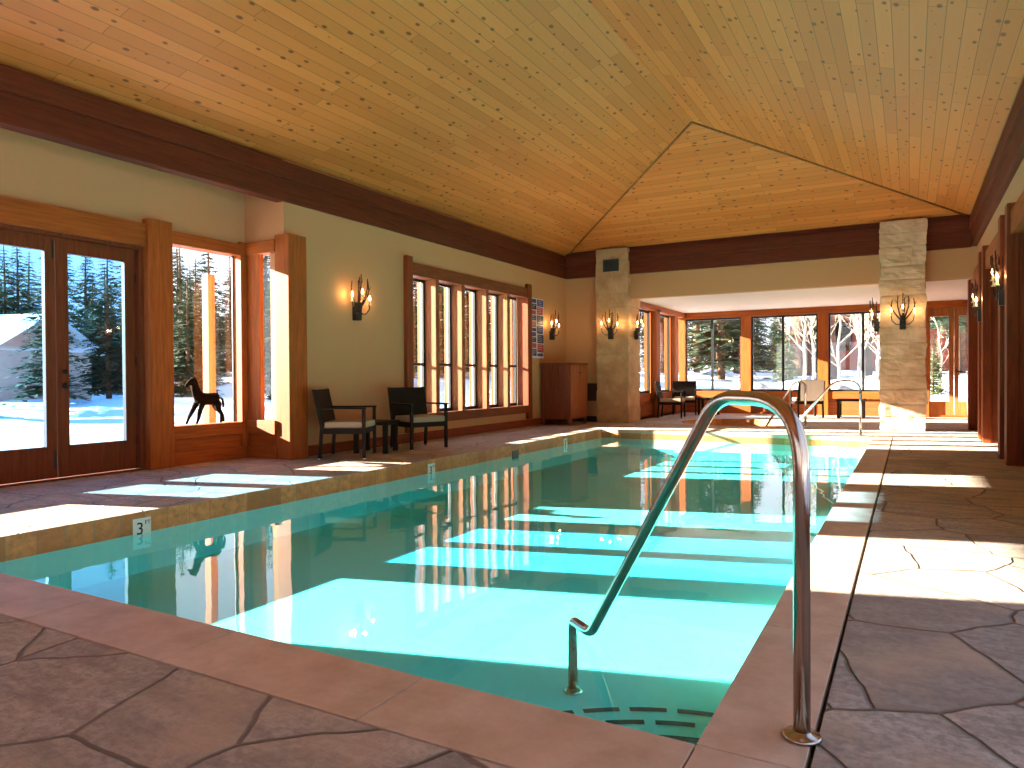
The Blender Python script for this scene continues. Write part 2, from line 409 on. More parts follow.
# far sunroom
W = MB()
W.box(-5.85, -5.6, 15.3, 20.25, 2.68, 2.95); W.box(-5.85, -5.6, 15.3, 15.95, 0, 2.8); W.box(-5.85, -5.6, 15.9, 20.25, 0, .06)
struct('wall_far_left', W, cw('y'), 'cedar framed left wall of the far sunroom', 'wall')
W = MB()
W.box(-5.85, 1.3, 20.0, 20.2, 0, .05); W.box(-5.85, 1.45, 20.04, 20.2, 2.63, 2.95); W.box(-.25, .2, 20.0, 20.2, 0, 2.8)
struct('wall_far', W, cw('x'), 'cedar framed far wall of the sunroom', 'wall')
W = MB(); W.box(-5.85, 1.46, 15.28, 20.25, 2.80, 2.95)
struct('ceiling_far', W, M['ceil2'], 'pale flat plaster ceiling over the far sunroom', 'ceiling')

# ceilings -----------------------------------------------------------
def slope(pts, mat, name, label):
    m = MB(); m.poly(pts); m.poly([(p[0], p[1], p[2] + .12) for p in pts]); struct(name, m, mat, label, 'ceiling')
e0, rz = 3.85, 5.06
rs = (rz - e0) / 4.0
xl, xr, yn, yf = -7.25, 1.25, -5.25, 15.45
zl = e0 - .25 * rs
yr, ynr = 11.25, -1.05
slope([(xl, yn, zl), (-3, ynr, rz), (-3, yr, rz), (xl, yf, zl)], M['ceil_y'], 'ceiling_left', 'knotty pine plank ceiling slope rising from the left wall')
slope([(xr, yf, zl), (-3, yr, rz), (-3, ynr, rz), (xr, yn, zl)], M['ceil_y'], 'ceiling_right', 'knotty pine plank ceiling slope over the right deck')
slope([(xl, yf, zl), (-3, yr, rz), (xr, yf, zl)], M['ceil_x'], 'ceiling_end', 'triangular knotty pine ceiling hip over the far end')
slope([(xr, yn, zl), (-3, ynr, rz), (xl, yn, zl)], M['ceil_x'], 'ceiling_back', 'triangular knotty pine ceiling hip behind the viewer')
pine = wood((.50, .24, .065), 'y', name='pine_trim')
k_ = 1
for a, c in (((-3, yr, rz), (-7, 15.2, e0)), ((-3, yr, rz), (1, 15.2, e0))):
    m = MB(); m.tube([Vector(a) - Vector((0, 0, .005)), Vector(c) - Vector((0, 0, .005))], .022, 6)
    struct('trim_%d' % k_, m, wood((.30, .12, .035), 'y', name='hip_trim'), 'thin wooden trim along the %s ceiling hip' % ('left' if k_ == 1 else 'right'), 'trim'); k_ += 1
# crown beams (two boards each)
def beam(name, parts, axis, label):
    m = MB()
    for p in parts: m.box(*p, bev=.008)
    struct(name, m, dw(axis), label, 'beam')
beam('beam_left', [(-7.13, -6.965, -5, 15.1, 3.31, 3.60), (-7.13, -6.93, -5, 15.06, 3.595, 3.81)], 'y', 'dark red-brown timber beam along the top of the left wall')
beam('beam_right', [(.965, 1.13, -5, 15.1, 3.31, 3.60), (.93, 1.13, -5, 15.06, 3.595, 3.81)], 'y', 'dark red-brown timber beam along the top of the right wall')
beam('beam_end', [(-6.96, .96, 15.03, 15.13, 3.30, 3.58), (-6.96, .96, 14.99, 15.13, 3.575, 3.79), (-6.96, .96, 15.06, 15.14, 3.7, 3.95)], 'x', 'dark red-brown timber beam over the far opening')
beam('beam_back', [(-6.96, .96, -5.05, -4.97, 3.31, 3.81)], 'x', 'dark red-brown timber beam on the wall behind the viewer')

# baseboards
struct('baseboard_left', bx(-7.0, -6.98, 6.85, 15.1, 0, .145, bev=.004), mw('y'), 'dark wooden baseboard along the left wall', 'baseboard')
struct('baseboard_end', bx(-6.98, -6.16, 15.1, 15.125, 0, .13, bev=.004), plain('black_base', (.01, .008, .007), .5), 'black baseboard between the cabinet and the left column', 'baseboard')

# ------------------------------------------------------------------ stone columns
def column(name, x0, x1, y0, y1, h, course, mat, label, rough, split):
    m = MB(); z = 0
    rnd = random.Random(5 if split else 7)
    m.box(x0 + .03, x1 - .03, y0 + .03, y1 - .03, 0, h)
    while z < h - .02:
        ch = min(course * rnd.uniform(.75, 1.25), h - z)
        xs = [x0, x0 + (x1 - x0) * rnd.uniform(.35, .65), x1] if split else ([x0, x1] if rnd.random() < .55 else [x0, x0 + (x1 - x0) * rnd.uniform(.3, .7), x1])
        for a, c in zip(xs, xs[1:]):
            o = [rnd.uniform(-.010, .012) for _ in range(4)]
            r = bmesh.ops.create_cube(m.bm, size=1); vs = r['verts']
            bmesh.ops.subdivide_edges(m.bm, edges=list({e for v in vs for e in v.link_edges}), cuts=7, use_grid_fill=True)
            vs = [v for v in m.bm.verts if abs(v.co.x) <= .5001 and abs(v.co.y) <= .5001 and abs(v.co.z) <= .5001 and not v.tag]
            X0, X1 = a + (o[0] if a == x0 else .004), c + (o[1] if c == x1 else -.004)
            for v in vs:
                p = Vector((X0 + (v.co.x + .5) * (X1 - X0), y0 + o[2] + (v.co.y + .5) * (y1 - y0 + o[3] - o[2]), z + .003 + (v.co.z + .5) * (ch - .006)))
                nz = noise.noise(p * 5) * rough + noise.noise(p * 14) * rough * .5
                d = Vector((math.copysign(1, v.co.x) if abs(v.co.x) > .49 else 0, math.copysign(1, v.co.y) if abs(v.co.y) > .49 else 0, 0))
                ed = abs(v.co.z) > .49
                p += d * (nz - (.006 if ed else 0)); v.co = p; v.tag = True
            for v in vs: v.tag = True
        z += ch
    struct(name, m, mat, label, 'column')
column('stone_column', -.48, .27, 14.93, 15.70, 3.88, 0.29, M['stoneR'], 'pale split-face travertine column standing right of the pool end', .024, False)
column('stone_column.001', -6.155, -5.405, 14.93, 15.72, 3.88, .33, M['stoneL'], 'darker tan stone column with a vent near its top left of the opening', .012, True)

# ------------------------------------------------------------------ left alcove: doors, posts, windows
def frame_rect(axis, c0, c1, a0, a1, z0, z1, wl, wr, wt, wb, bev=.004):
    """picture-frame of four bars in a plane; axis 'x' = plane of constant x, a = y"""
    m = MB()
    def B(p0, p1, q0, q1):
        if axis == 'x': m.box(c0, c1, p0, p1, q0, q1, bev=bev)
        else: m.box(p0, p1, c0, c1, q0, q1, bev=bev)
    B(a0, a0 + wl, z0, z1); B(a1 - wr, a1, z0, z1); B(a0 + wl, a1 - wr, z1 - wt, z1); B(a0 + wl, a1 - wr, z0, z0 + wb)
    return m
def pane(axis, c, a0, a1, z0, z1, mat, parent):
    m = MB()
    if axis == 'x': m.box(c - .004, c + .004, a0, a1, z0, z1)
    else: m.box(a0, a1, c - .004, c + .004, z0, z1)
    return m.build('pane', mat, parent)
DW = wood((.175, .040, .010), 'z', name='door_wood')
for k, (a0, a1, g0, g1) in enumerate([(3.30, 4.165, 3.45, 4.065), (4.175, 5.04, 4.29, 4.92)]):
    e = empty('door_%d' % (k + 1), (AXW - .05, (a0 + a1) / 2, 0), 0,
              ['glazed wooden door leaf at the far left edge, without a handle', 'glazed wooden door leaf with a black lever handle'][k], 'door', kind='structure')
    yc = (a0 + a1) / 2
    fr = frame_rect('x', -.06, 0, a0 - yc, a1 - yc, .02, 2.53, g0 - a0, a1 - g1, .15, .33)
    fr.build('frame', DW, e)
    pane('x', -.035, g0 - yc, g1 - yc, .35, 2.38, M['dglass'], e)
    bd = frame_rect('x', -.055, .004, g0 - yc - .012, g1 - yc + .012, .335, 2.395, .016, .016, .016, .016, bev=.002); bd.build('glazing_bead', DW, e)
    if k == 1:
        h = MB(); h.lathe([(.0, 0), (.032, 0), (.032, .012), (.012, .014), (.012, .05), (0, .05)], seg=16)
        bmesh.ops.transform(h.bm, matrix=Matrix.Translation((0, a0 - yc + .075, .98)) @ Matrix.Rotation(R(90), 4, 'Y'), verts=h.bm.verts)
        h.tube([(.045, a0 - yc + .075, .98), (.048, a0 - yc + .12, .982), (.046, a0 - yc + .20, .978)], [.011, .011, .008], 8)
        h.build('handle', M['black'], e)
        h = MB(); h.lathe([(.0, 0), (.027, 0), (.027, .014), (0, .016)], seg=16)
        bmesh.ops.transform(h.bm, matrix=Matrix.Translation((0, a0 - yc + .075, 1.13)) @ Matrix.Rotation(R(90), 4, 'Y'), verts=h.bm.verts)
        h.build('deadbolt', M['black'], e)
        for z in (.35, 1.25, 2.2):
            MB().box(-.005, .012, a1 - yc - .005, a1 - yc + .02, z - .055, z + .055, bev=.003).build('hinge', M['black'], e)
    else:
        for z in (.12, 2.3): MB().box(0, .006, a1 - yc - .035, a1 - yc - .012, z, z + .2 if z > 1 else z + .19).build('flush_bolt', M['black'], e)
# door frame, transom header, posts
struct('trim_3', frame_rect('x', AXW - .12, AXW + .02, 3.2, 5.13, 0, 2.60, .095, .085, .07, .012), DW, 'wooden frame around the pair of glazed doors', 'door frame')
struct('trim_4', bx(AXW - .14, AXW + .07, 3.29, 5.12, 2.57, 2.83, bev=.01), cw('y'), 'wide wooden header over the glazed doors', 'header')
struct('timber_post_trim', bx(AXW - .15, AXW + .12, 5.10, 5.41, 0, 2.89, bev=.012), cw('z'), 'square timber post between the glazed doors and the horse window', 'post')
struct('timber_post_trim.001', bx(AXW - .15, AXW + .12, 2.97, 3.29, 0, 2.89, bev=.012), cw('z'), 'square timber post beyond the left picture edge beside the doors', 'post')
struct('timber_post_trim.002', bx(-7.14, -6.885, 6.53, 6.84, 0, 2.89, bev=.012), cw('z'), 'timber post on the wall corner, its near face lit white by the sun', 'post')
# alcove windows (far = window_1, near = window_2)
def alcove_window(n, a0, a1, label):
    e = empty('window_%d' % n, (AXW, 0, 0), 0, label, 'window', kind='structure')
    MB().box(-.16, .05, a0, a1, 2.66, 2.81, bev=.006).build('header', cw('y'), e)
    MB().box(-.17, .06, a0, a1, .32, .475, bev=.006).build('sill', cw('y'), e)
    MB().box(-.17, .02, a0, a1, .15, .325, bev=.004).build('apron', cw('y'), e)
    MB().box(-.17, .05, a0, a1, 0, .155, bev=.004).build('base_rail', cw('y'), e)
    pane('x', -.10, a0, a1, .47, 2.67, M['glass'], e)
    MB().box(-.112, -.09, a1 - .034, a1 - .022, .47, 2.67).build('glazing_bar', M['black'], e)
    return e
alcove_window(1, 5.41, 6.46, 'tall picture window behind the wooden horse')
alcove_window(2, 1.64, 2.97, 'tall picture window beyond the left picture edge')
# corner mullion and return window facing the camera
struct('corner_trim', bx(-7.82, -7.66, 6.44, 6.60, 0, 2.84, bev=.006), cw('z'), 'slim corner upright between the horse window and narrow return window', 'post')
e = empty('window_3', (-7.4, 6.56, 0), 0, 'narrow tall window in the return wall beside the sunlit post', 'window', kind='structure')
MB().box(-.26, .27, -.05, .12, 2.67, 2.83, bev=.006).build('header', cw('x'), e)
MB().box(-.26, .27, -.06, .12, .32, .50, bev=.006).build('sill', cw('x'), e)
MB().box(-.26, .27, -.01, .12, .15, .325, bev=.004).build('apron', cw('x'), e)
MB().box(-.26, .27, -.05, .12, 0, .155, bev=.004).build('base_rail', cw('x'), e)
MB().box(-.26, -.02, -.03, .04, .49, 2.68, bev=.004).build('jamb', cw('z'), e)
pane('y', .01, -.02, .27, .49, 2.68, M['glass'], e)
for z in (2.70, 2.78): pass

# ------------------------------------------------------------------ five-light window
posts = [9.03, 9.19, 13.12, 13.33]
struct('window_post_trim', bx(-7.2, -6.93, 9.03, 9.19, .16, 2.98, bev=.01), mw('z'), 'upright post at the near end of the five-light window', 'post')
struct('window_post_trim.001', bx(-7.2, -6.93, 13.12, 13.30, .16, 2.98, bev=.01), mw('z'), 'upright post at the far end of the five-light window', 'post')
struct('window_header_trim', bx(-7.28, -6.95, 9.17, 13.14, 2.69, 2.89, bev=.008), wood((.21, .055, .015), 'y', name='window_cedar'), 'timber header across the top of the five-light window', 'header')
struct('window_sill_trim', bx(-7.28, -6.95, 9.17, 13.14, .285, .445, bev=.008), wood((.21, .055, .015), 'y', name='window_cedar'), 'timber sill rail under the five-light window', 'sill')
mz = wood((.31, .105, .032), 'z', name='window_cedar')
for k, yc in enumerate((9.915, 10.715, 11.555, 12.36)):
    struct('mullion_trim' + ('.%03d' % k if k else ''), bx(-7.25, -6.97, yc - .05, yc + .05, .44, 2.70, bev=.005), mz, 'slim mullion %s of the five-light window, counted from the near post' % ('first', 'second', 'third', 'fourth')[k], 'mullion')
ed = [9.19, 9.915, 10.715, 11.555, 12.36, 13.12]
for k in range(5):
    a0 = ed[k] + (.05 if k else 0); a1 = ed[k + 1] - (.05 if k < 4 else 0)
    e = empty('window_%d' % (4 + k), (-7.2, (a0 + a1) / 2, 0), 0, '%s light of the five-light window, counted from the near post' % ('first', 'second', 'third', 'fourth', 'fifth')[k], 'window', kind='structure')
    h = (a1 - a0) / 2
    frame_rect('x', -.055, .0, -h, h, .445, 2.69, .035, .04, .04, .05, bev=.003).build('frame', M['black'], e)
    MB().box(-.055, .0, -h, h, 1.24, 1.285).build('transom', M['black'], e)
    pane('x', -.03, -h, h, .45, 2.69, M['glass'], e)
    MB().box(-.135, -.085, h - (.05 if k == 4 else .03), h + .03, .3, 2.75).build('outer_jamb', cw('z'), e)
    MB().box(-.085, -.058, h - .028, h + .03, .45, 2.69).build('glazing_bead', M['white'], e)

# ------------------------------------------------------------------ right wall bays
DK = mw('z')
pn = ['near the right picture edge, before the first right-hand lamp', 'just beyond the first right-hand lamp', 'before the second right-hand lamp', 'just beyond the second right-hand lamp', 'farthest along the right wall']
for k, (a, c) in enumerate([(9.8, 10.02), (10.50, 10.72), (12.85, 13.07), (13.50, 13.72), (15.75, 16.0)]):
    struct('bay_post_trim' + ('.%03d' % k if k else ''), bx(.965, 1.085, a, c, 0, 2.98, bev=.01), DK, 'dark red timber post of the bays, ' + pn[k], 'post')
for k, (a, c) in enumerate([(7.4, 9.8), (10.72, 12.85), (13.72, 15.75)]):
    struct('bay_header_trim' + ('.%03d' % k if k else ''), bx(1.0, 1.22, a, c, 2.62, 2.89, bev=.008), cw('y'), 'timber header over the %s recessed bay of the right wall' % ('nearest', 'middle', 'farthest')[k], 'header')
for k, (a, c) in enumerate([(10.02, 10.50), (13.07, 13.50)]):
    struct('bay_panel_trim' + ('.%03d' % k if k else ''), bx(1.03, 1.1, a, c, 0, 2.62, bev=.006), mw('z'), 'narrow timber panel carrying the %s lamp of the right wall' % ('nearer', 'farther')[k], 'panel')

# ------------------------------------------------------------------ far sunroom framing
MB_ = lambda *a: MB().box(*a, bev=.006)
cz, cxx, cyy = cw('z'), cw('x'), cw('y')
for k, (x0, x1) in enumerate([(-4.0, -3.74), (-2.07, -1.82), (-.25, -.0), (.2, .42)]):
    struct('sunroom_post_trim' + ('.%03d' % k if k else ''), MB_(x0, x1, 19.93, 20.15, 0, 2.64), cz, 'cedar post in the far glass wall, %s from the left corner' % ('first', 'second', 'third', 'fourth')[k], 'post')
struct('sunroom_post_trim.004', MB_(-5.7, -5.52, 19.9, 20.15, 0, 2.70), cz, 'cedar post in the left corner of the far sunroom', 'post')
struct('sunroom_header_trim', MB_(-5.6, 1.1, 19.95, 20.15, 2.63, 2.80), cxx, 'cedar header over the far glass wall', 'header')
struct('sunroom_header_trim.001', MB_(-5.65, -5.52, 15.9, 19.95, 2.66, 2.80), cyy, 'cedar header over the left windows of the sunroom', 'header')
struct('sunroom_rail_trim', MB_(-5.55, 0, 19.96, 20.12, .42, .61), cxx, 'cedar sill rail under the far windows', 'sill')
struct('sunroom_panel_trim', MB_(-5.55, 0, 20.02, 20.12, 0, .43), wood((.34, .09, .025), 'x', name='dado'), 'red-brown panelling under the far windows', 'panel')
struct('sunroom_panel_trim.001', MB_(-5.72, -5.6, 15.9, 19.95, 0, .43), wood((.34, .09, .025), 'y', name='dado'), 'red-brown panelling under the left sunroom windows', 'panel')
struct('sunroom_rail_trim.001', MB_(-5.75, -5.56, 15.9, 19.95, .42, .61), cyy, 'cedar sill rail under the left sunroom windows', 'sill')
n = 9
for k, (x0, x1, xm) in enumerate([(-5.54, -4.0, -4.79), (-3.74, -2.07, -2.93), (-1.82, -.25, -1.02)]):
    e = empty('window_%d' % n, ((x0 + x1) / 2, 20.06, 0), 0, ('left', 'middle', 'right')[k] + '-hand sliding window of the far glass wall' if k != 1 else 'sliding window in the centre of the far glass wall', 'window', kind='structure'); n += 1
    c = (x0 + x1) / 2
    frame_rect('y', -.03, .03, x0 - c, x1 - c, .61, 2.63, .045, .045, .05, .05, bev=.004).build('frame', M['black'], e)
    MB().box(xm - c - .03, xm - c + .03, -.03, .03, .63, 2.6).build('meeting_stile', M['black'], e)
    pane('y', 0, x0 - c, x1 - c, .62, 2.62, M['glass'], e)
for k, (y0, y1) in enumerate([(15.95, 17.30), (17.62, 19.0)]):
    e = empty('window_%d' % n, (-5.72, (y0 + y1) / 2, 0), 0, ('window beside the left column in the sunroom side wall', 'window behind the far chairs in the sunroom side wall')[k], 'window', kind='structure'); n += 1
    c = (y0 + y1) / 2
    frame_rect('x', -.03, .03, y0 - c, y1 - c, .61, 2.66, .05, .06, .06, .06, bev=.004).build('frame', M['black'], e)
    pane('x', 0, y0 - c, y1 - c, .62, 2.65, M['glass'], e)
struct('sunroom_post_trim.005', MB_(-5.85, -5.52, 17.32, 17.62, 0, 2.72), cz, 'cedar post between the two left windows of the sunroom', 'post')
struct('sunroom_post_trim.006', MB_(-5.85, -5.54, 19.02, 19.32, 0, 2.72), cz, 'cedar post near the far left corner of the sunroom', 'post')
e = empty('window_%d' % n, (-5.72, 19.6, 0), 0, 'sliver of window in the far left corner of the sunroom', 'window', kind='structure')
pane('x', 0, -.3, .32, .62, 2.65, M['glass'], e)
# far doors
for k, (x0, x1, g0, g1) in enumerate([(.30, .93, .44, .83), (.94, 1.2, 1.03, 1.2)]):
    e = empty('door_%d' % (3 + k), ((x0 + x1) / 2, 20.06, 0), 0, ('glazed far door leaf directly right of the stone column', 'glazed far door leaf with a black handle by the right wall')[k], 'door', kind='structure')
    c = (x0 + x1) / 2
    frame_rect('y', -.03, .03, x0 - c, x1 - c, .0, 2.63, g0 - x0, max(.01, x1 - g1), .2, .38, bev=.004).build('frame', wood((.36, .13, .035), 'z', name='far_door'), e)
    pane('y', 0, g0 - c, g1 - c, .38, 2.43, M['glass'], e)
    if k:
        MB().tube([(x0 - c + .05, -.03, 1.1), (x0 - c + .05, -.08, 1.1), (x0 - c + .16, -.08, 1.1)], .02, 8).lathe([(0, 0), (.05, 0), (.05, .02), (0, .02)], (x0 - c + .05, -.045, 1.09), 12).build('handle', M['black'], e)

# ------------------------------------------------------------------ depth markers
def text_mesh(body, size, extr=.001):
    cu = bpy.data.curves.new('digit', 'FONT'); cu.body = body; cu.size = size; cu.extrude = extr; cu.align_x = 'CENTER'; cu.align_y = 'CENTER'
    o = bpy.data.objects.new('digit', cu); col.objects.link(o)
    dg = bpy.context.evaluated_depsgraph_get(); me = bpy.data.meshes.new_from_object(o.evaluated_get(dg))
    bpy.data.objects.remove(o); return me
for k, (y, lab, dig) in enumerate([(3.47, 'white tile with a black 3 and small FT on pool edge by the doors', '3'), (7.37, 'white tile with a black 3 on pool edge past the first chair', '3'), (11.4, 'small white depth tile on pool edge in front of the cabinet', '3')]):
    e = empty('depth_marker', (PX0 + .002, y, -.135), 0, lab, 'depth marker', 'depth marker tiles on the left pool edge')
    MB().box(0, .008, -.075, .075, -.075, .085, bev=.003).build('tile', M['tilew'], e)
    for nm, body, size, dy, dz in (('digit', dig, .135, -.02, -.0), ('unit_lettering', 'FT', .045, .045, .045)):
        me = text_mesh(body, size); me.transform(Matrix.Translation((.009, dy, dz)) @ Matrix.Rotation(R(90), 4, 'Z') @ Matrix.Rotation(R(90), 4, 'X'))
        me.materials.clear(); me.materials.append(M['inlay'])
        o = bpy.data.objects.new(nm, me); col.objects.link(o); o.parent = e
e = empty('skimmer_plate', (PX0 + .002, 9.57, -.16), 0, 'dark rectangular plate in the pool edge below the five-light window', 'wall fitting')
MB().box(0, .010, -.10, .10, -.06, .07, bev=.004).build('plate', plain('dark_teal', (.01, .05, .055), .4), e)
for dz in (-.03, 0, .03): MB().box(.010, .016, -.08, .08, dz - .006, dz + .006).build('louvre', M['black'], e)

# ------------------------------------------------------------------ handrails
def fillet(pts, rad, n=8):
    pts = [Vector(p) for p in pts]; out = [pts[0]]
    for i in range(1, len(pts) - 1):
        a, b, c = pts[i - 1], pts[i], pts[i + 1]; r = rad[i - 1] if isinstance(rad, (list, tuple)) else rad
        d0, d1 = (a - b).normalized(), (c - b).normalized()
        p0, p1 = b + d0 * r, b + d1 * r
        for k in range(n + 1):
            t = k / n; out.append((p0 * (1 - t) + b * t) * (1 - t) + (b * (1 - t) + p1 * t) * t)
    out.append(pts[-1]); return out
def rail(name, base, d, prof, rad, r, mat, label, foot):
    e = empty(name, (base[0], base[1], 0.004), math.atan2(d[1], d[0]), label, 'handrail')
    MB().tube(fillet([(s, 0, z) for s, z in prof], rad), r, 18).build('tube', mat, e)
    MB().lathe([(r, .0), (r * 2.3, 0), (r * 2.3, .006), (r * 2.1, .010), (r * 1.2, .013), (r * 1.05, .02)], (0, 0, 0), 24).build('flange', mat, e)
    MB().lathe([(r, .0), (r * 2.0, 0), (r * 2.0, .006), (r * 1.4, .014), (r * 1.02, .02)], (prof[-1][0], 0, prof[-1][1]), 24).build('foot_flange', mat, e)
    return e
Dr = Vector((-1.422 + .271, 3.134 - 2.19)).normalized()
rail('handrail', (-.271, 2.19), Dr, [(0, 0), (0, .972), (.385, .972), (1.30, -.135), (1.489, -.135), (1.489, FZ)], [.20, .09, .05, .04], .0235, M['steel'],
     'large brushed steel handrail bending from the near coping down into the water', 0)
rail('handrail.001', (-.735, 13.6), Vector((-1, -.25)).normalized(), [(0, 0), (0, .93), (.42, .93), (1.45, -.36)], [.2, .15], .022, M['chrome'],
     'chrome handrail at the far end of the pool before the stone column', 0)
rail('handrail.002', (-1.80, 15.15), Vector((-1, .30)).normalized(), [(0, 0), (0, .90), (.22, .90), (1.0, -.30)], [.12, .1], .022, M['chrome'],
     'chrome handrail going down into the round spa', 0)

# ------------------------------------------------------------------ chairs
def make_chair(label, group):
    e = empty('patio_chair', (0, 0, 0), 0, label, 'chair', group)      # faces +X
    w, dp, sh = .29, .27, .40
    for sx in (-1, 1):
        for sy in (-1, 1):
            h = .66 if sx > 0 else .44
            top = (sx * dp + (0 if sx > 0 else 0), sy * w, h)
            m = MB()
            if sx > 0: m.box(dp - .02, dp + .02, sy * w - .02, sy * w + .02, .012, .66, bev=.004)
            else:
                for (x0, z0, x1, z1) in ((-dp - .03, .012, -dp, .42), (-dp, .42, -dp - .10, .90)):
                    mt = Matrix(((1, 0, (x1 - x0) / (z1 - z0), 0), (0, 1, 0, 0), (0, 0, 1, 0), (0, 0, 0, 1)))
                    m.box(-.02, .02, sy * w - .02, sy * w + .02, 0, z1 - z0, bev=.004, mat=Matrix.Translation((x0, 0, z0)) @ mt)
            lg = m.build('leg', M['wicker'], e)
            MB().lathe([(0.001, 0), (.026, 0), (.026, .022), (.001, .022)], (dp if sx > 0 else -dp - .03, sy * w, 0), 10).build('foot_cap', M['chrome'], lg)
    MB().box(-dp, dp, -w, w, .33, sh, bev=.006).build('seat_frame', M['wicker'], e)
    MB().box(-dp + .02, dp + .02, -w + .025, w - .025, sh, sh + .085, bev=.022).build('seat_cushion', M['cushion'], e)
    # reclined back panel with woven ribs
    m = MB(); sh_ = Matrix(((1, 0, -.10 / .48, 0), (0, 1, 0, 0), (0, 0, 1, 0), (0, 0, 0, 1)))
    T = Matrix.Translation((-dp, 0, .42)) @ sh_
    m.box(-.014, .014, -w, w, 0, .475, bev=.006, mat=T)
    for k in range(22): m.box(-.02, .02, -w + .02, w - .02, .012 + k * .021, .024 + k * .021, mat=T)
    m.build('backrest', M['wicker'], e)
    for sy in (-1, 1): MB().box(-dp - .05, dp + .03, sy * w - .028, sy * w + .028, .645, .668, bev=.006).build('armrest', M['wicker'], e)
    return e
GC = 'dark woven patio chairs'
chair = make_chair('dark woven patio chair nearest the sunlit post, seen from its side', GC)
chair.location = (-6.42, 7.10, 0); chair.rotation_euler = (0, 0, R(27))
def put_chair(x, y, rz, label):
    c = copy_tree(chair); c.location = (x, y, 0); c.rotation_euler = (0, 0, R(rz)); c['label'] = label; return c
put_chair(-6.29, 8.46, -22, 'dark woven patio chair beneath the near end of the five-light window')
put_chair(-5.13, 17.30, 8, 'dark patio chair in the sunroom just past the left column, seen from its side')
put_chair(-5.22, 18.75, -75, 'dark patio chair in the corner of the sunroom with its back to the glass')
tc_ = put_chair(-2.20, 18.75, 115, 'patio chair with a pale towel over its back in the sunroom behind the rails')
def make_table(label, loc, rz, w, h, group):
    e = empty('side_table', loc, R(rz), label, 'side table', group)
    MB().box(-w / 2, w / 2, -w / 2, w / 2, h - .05, h, bev=.006).build('table_top', M['wicker'], e)
    for sx in (-1, 1):
        for sy in (-1, 1): MB().box(sx * (w / 2 - .05) - .032, sx * (w / 2 - .05) + .032, sy * (w / 2 - .05) - .032, sy * (w / 2 - .05) + .032, 0, h - .048, bev=.004).build('leg', M['wicker'], e)
    return e
make_table('low dark side table between the two chairs by the left wall', (-6.55, 7.80, 0), 20, .52, .44, 'dark side tables')
make_table('low dark side table against the far windows near the stone column', (-1.22, 18.9, 0), 0, .62, .46, 'dark side tables')
make_table('low dark side table beside the corner chair in the sunroom', (-4.62, 18.9, 0), 0, .5, .46, 'dark side tables')
# towel draped over the towel chair
m = MB()
for i in range(9):
    pass
tw = empty('towel', (-2.20, 18.75, 0), R(115), 'pale towel draped over the back of a sunroom chair', 'towel')
m = MB()
prof = [(-.26, .52), (-.315, .75), (-.345, .905), (-.375, .925), (-.41, .905), (-.40, .75), (-.385, .42)]
for i in range(len(prof) - 1):
    for j in range(8):
        y0, y1 = -.27 + j * .0675, -.27 + (j + 1) * .0675
        wv = lambda y, i: .008 * math.sin(y * 40 + i)
        m.poly([(prof[i][0] + wv(y0, i), y0, prof[i][1]), (prof[i][0] + wv(y1, i), y1, prof[i][1]), (prof[i + 1][0] + wv(y1, i + 1), y1, prof[i + 1][1]), (prof[i + 1][0] + wv(y0, i + 1), y0, prof[i + 1][1])])
bmesh.ops.remove_doubles(m.bm, verts=m.bm.verts, dist=1e-4)
o = m.build('cloth', M['towel'], tw); sm = o.modifiers.new('thick', 'SOLIDIFY'); sm.thickness = .012

# ------------------------------------------------------------------ cabinet
e = empty('cabinet', (-6.63, 14.2, 0), 0, 'tall red-brown wooden cabinet against the left wall near the end', 'cabinet')
CB = wood((.20, .052, .02), 'z', name='cabinet_wood'); CF = wood((.33, .10, .036), 'z', name='cabinet_door')
MB().box(-.33, .36, -.44, .44, .12, 1.30, bev=.008).build('body', CB, e)
MB().box(-.34, .39, -.46, .46, 1.30, 1.335, bev=.008).build('top', CB, e)
for s_ in (-1, 1):
    d = MB().box(.36, .382, min(s_ * .004, s_ * .43), max(s_ * .004, s_ * .43), .16, 1.28, bev=.004).build('door', CF, e)
    MB().lathe([(.001, 0), (.008, 0), (.014, .02), (.001, .026)], seg=10).build('knob', M['bronze'], d).matrix_local = Matrix.Translation((.382, s_ * .05, 1.12)) @ Matrix.Rotation(R(90), 4, 'Y')
for sx in (-.29, .33):
    for sy in (-.4, .4): MB().box(sx - .03, sx + .03, sy - .03, sy + .03, 0, .125, bev=.004).build('foot', CB, e)
# access panel on end wall, vent on the column
e = empty('access_panel', (-6.35, 15.118, .48), 0, 'square dark brown panel low on the end wall beside the left column', 'access panel')
MB().box(-.15, .15, -.02, 0, 0, .40, bev=.006).build('panel', plain('dark_brown', (.06, .024, .014), .5), e)
frame_rect('y', -.028, -.018, -.15, .15, 0, .40, .02, .02, .02, .02, bev=.003).build('frame', plain('dark_brown2', (.045, .018, .011), .5), e)
e = empty('air_vent', (-5.79, 14.905, 3.37), 0, 'dark louvred air vent near the top of the left stone column', 'air vent')
frame_rect('y', -.012, .02, -.185, .185, 0, .27, .025, .025, .025, .025, bev=.003).build('frame', plain('vent_bronze', (.05, .05, .045), .5), e)
m = MB()
for k in range(9): m.box(-.165, .165, -.004, .008, .03 + k * .025, .042 + k * .025)
m.box(-.17, .17, .010, .02, .02, .25); m.build('louvres', plain('vent_dark', (.035, .036, .034), .5), e)

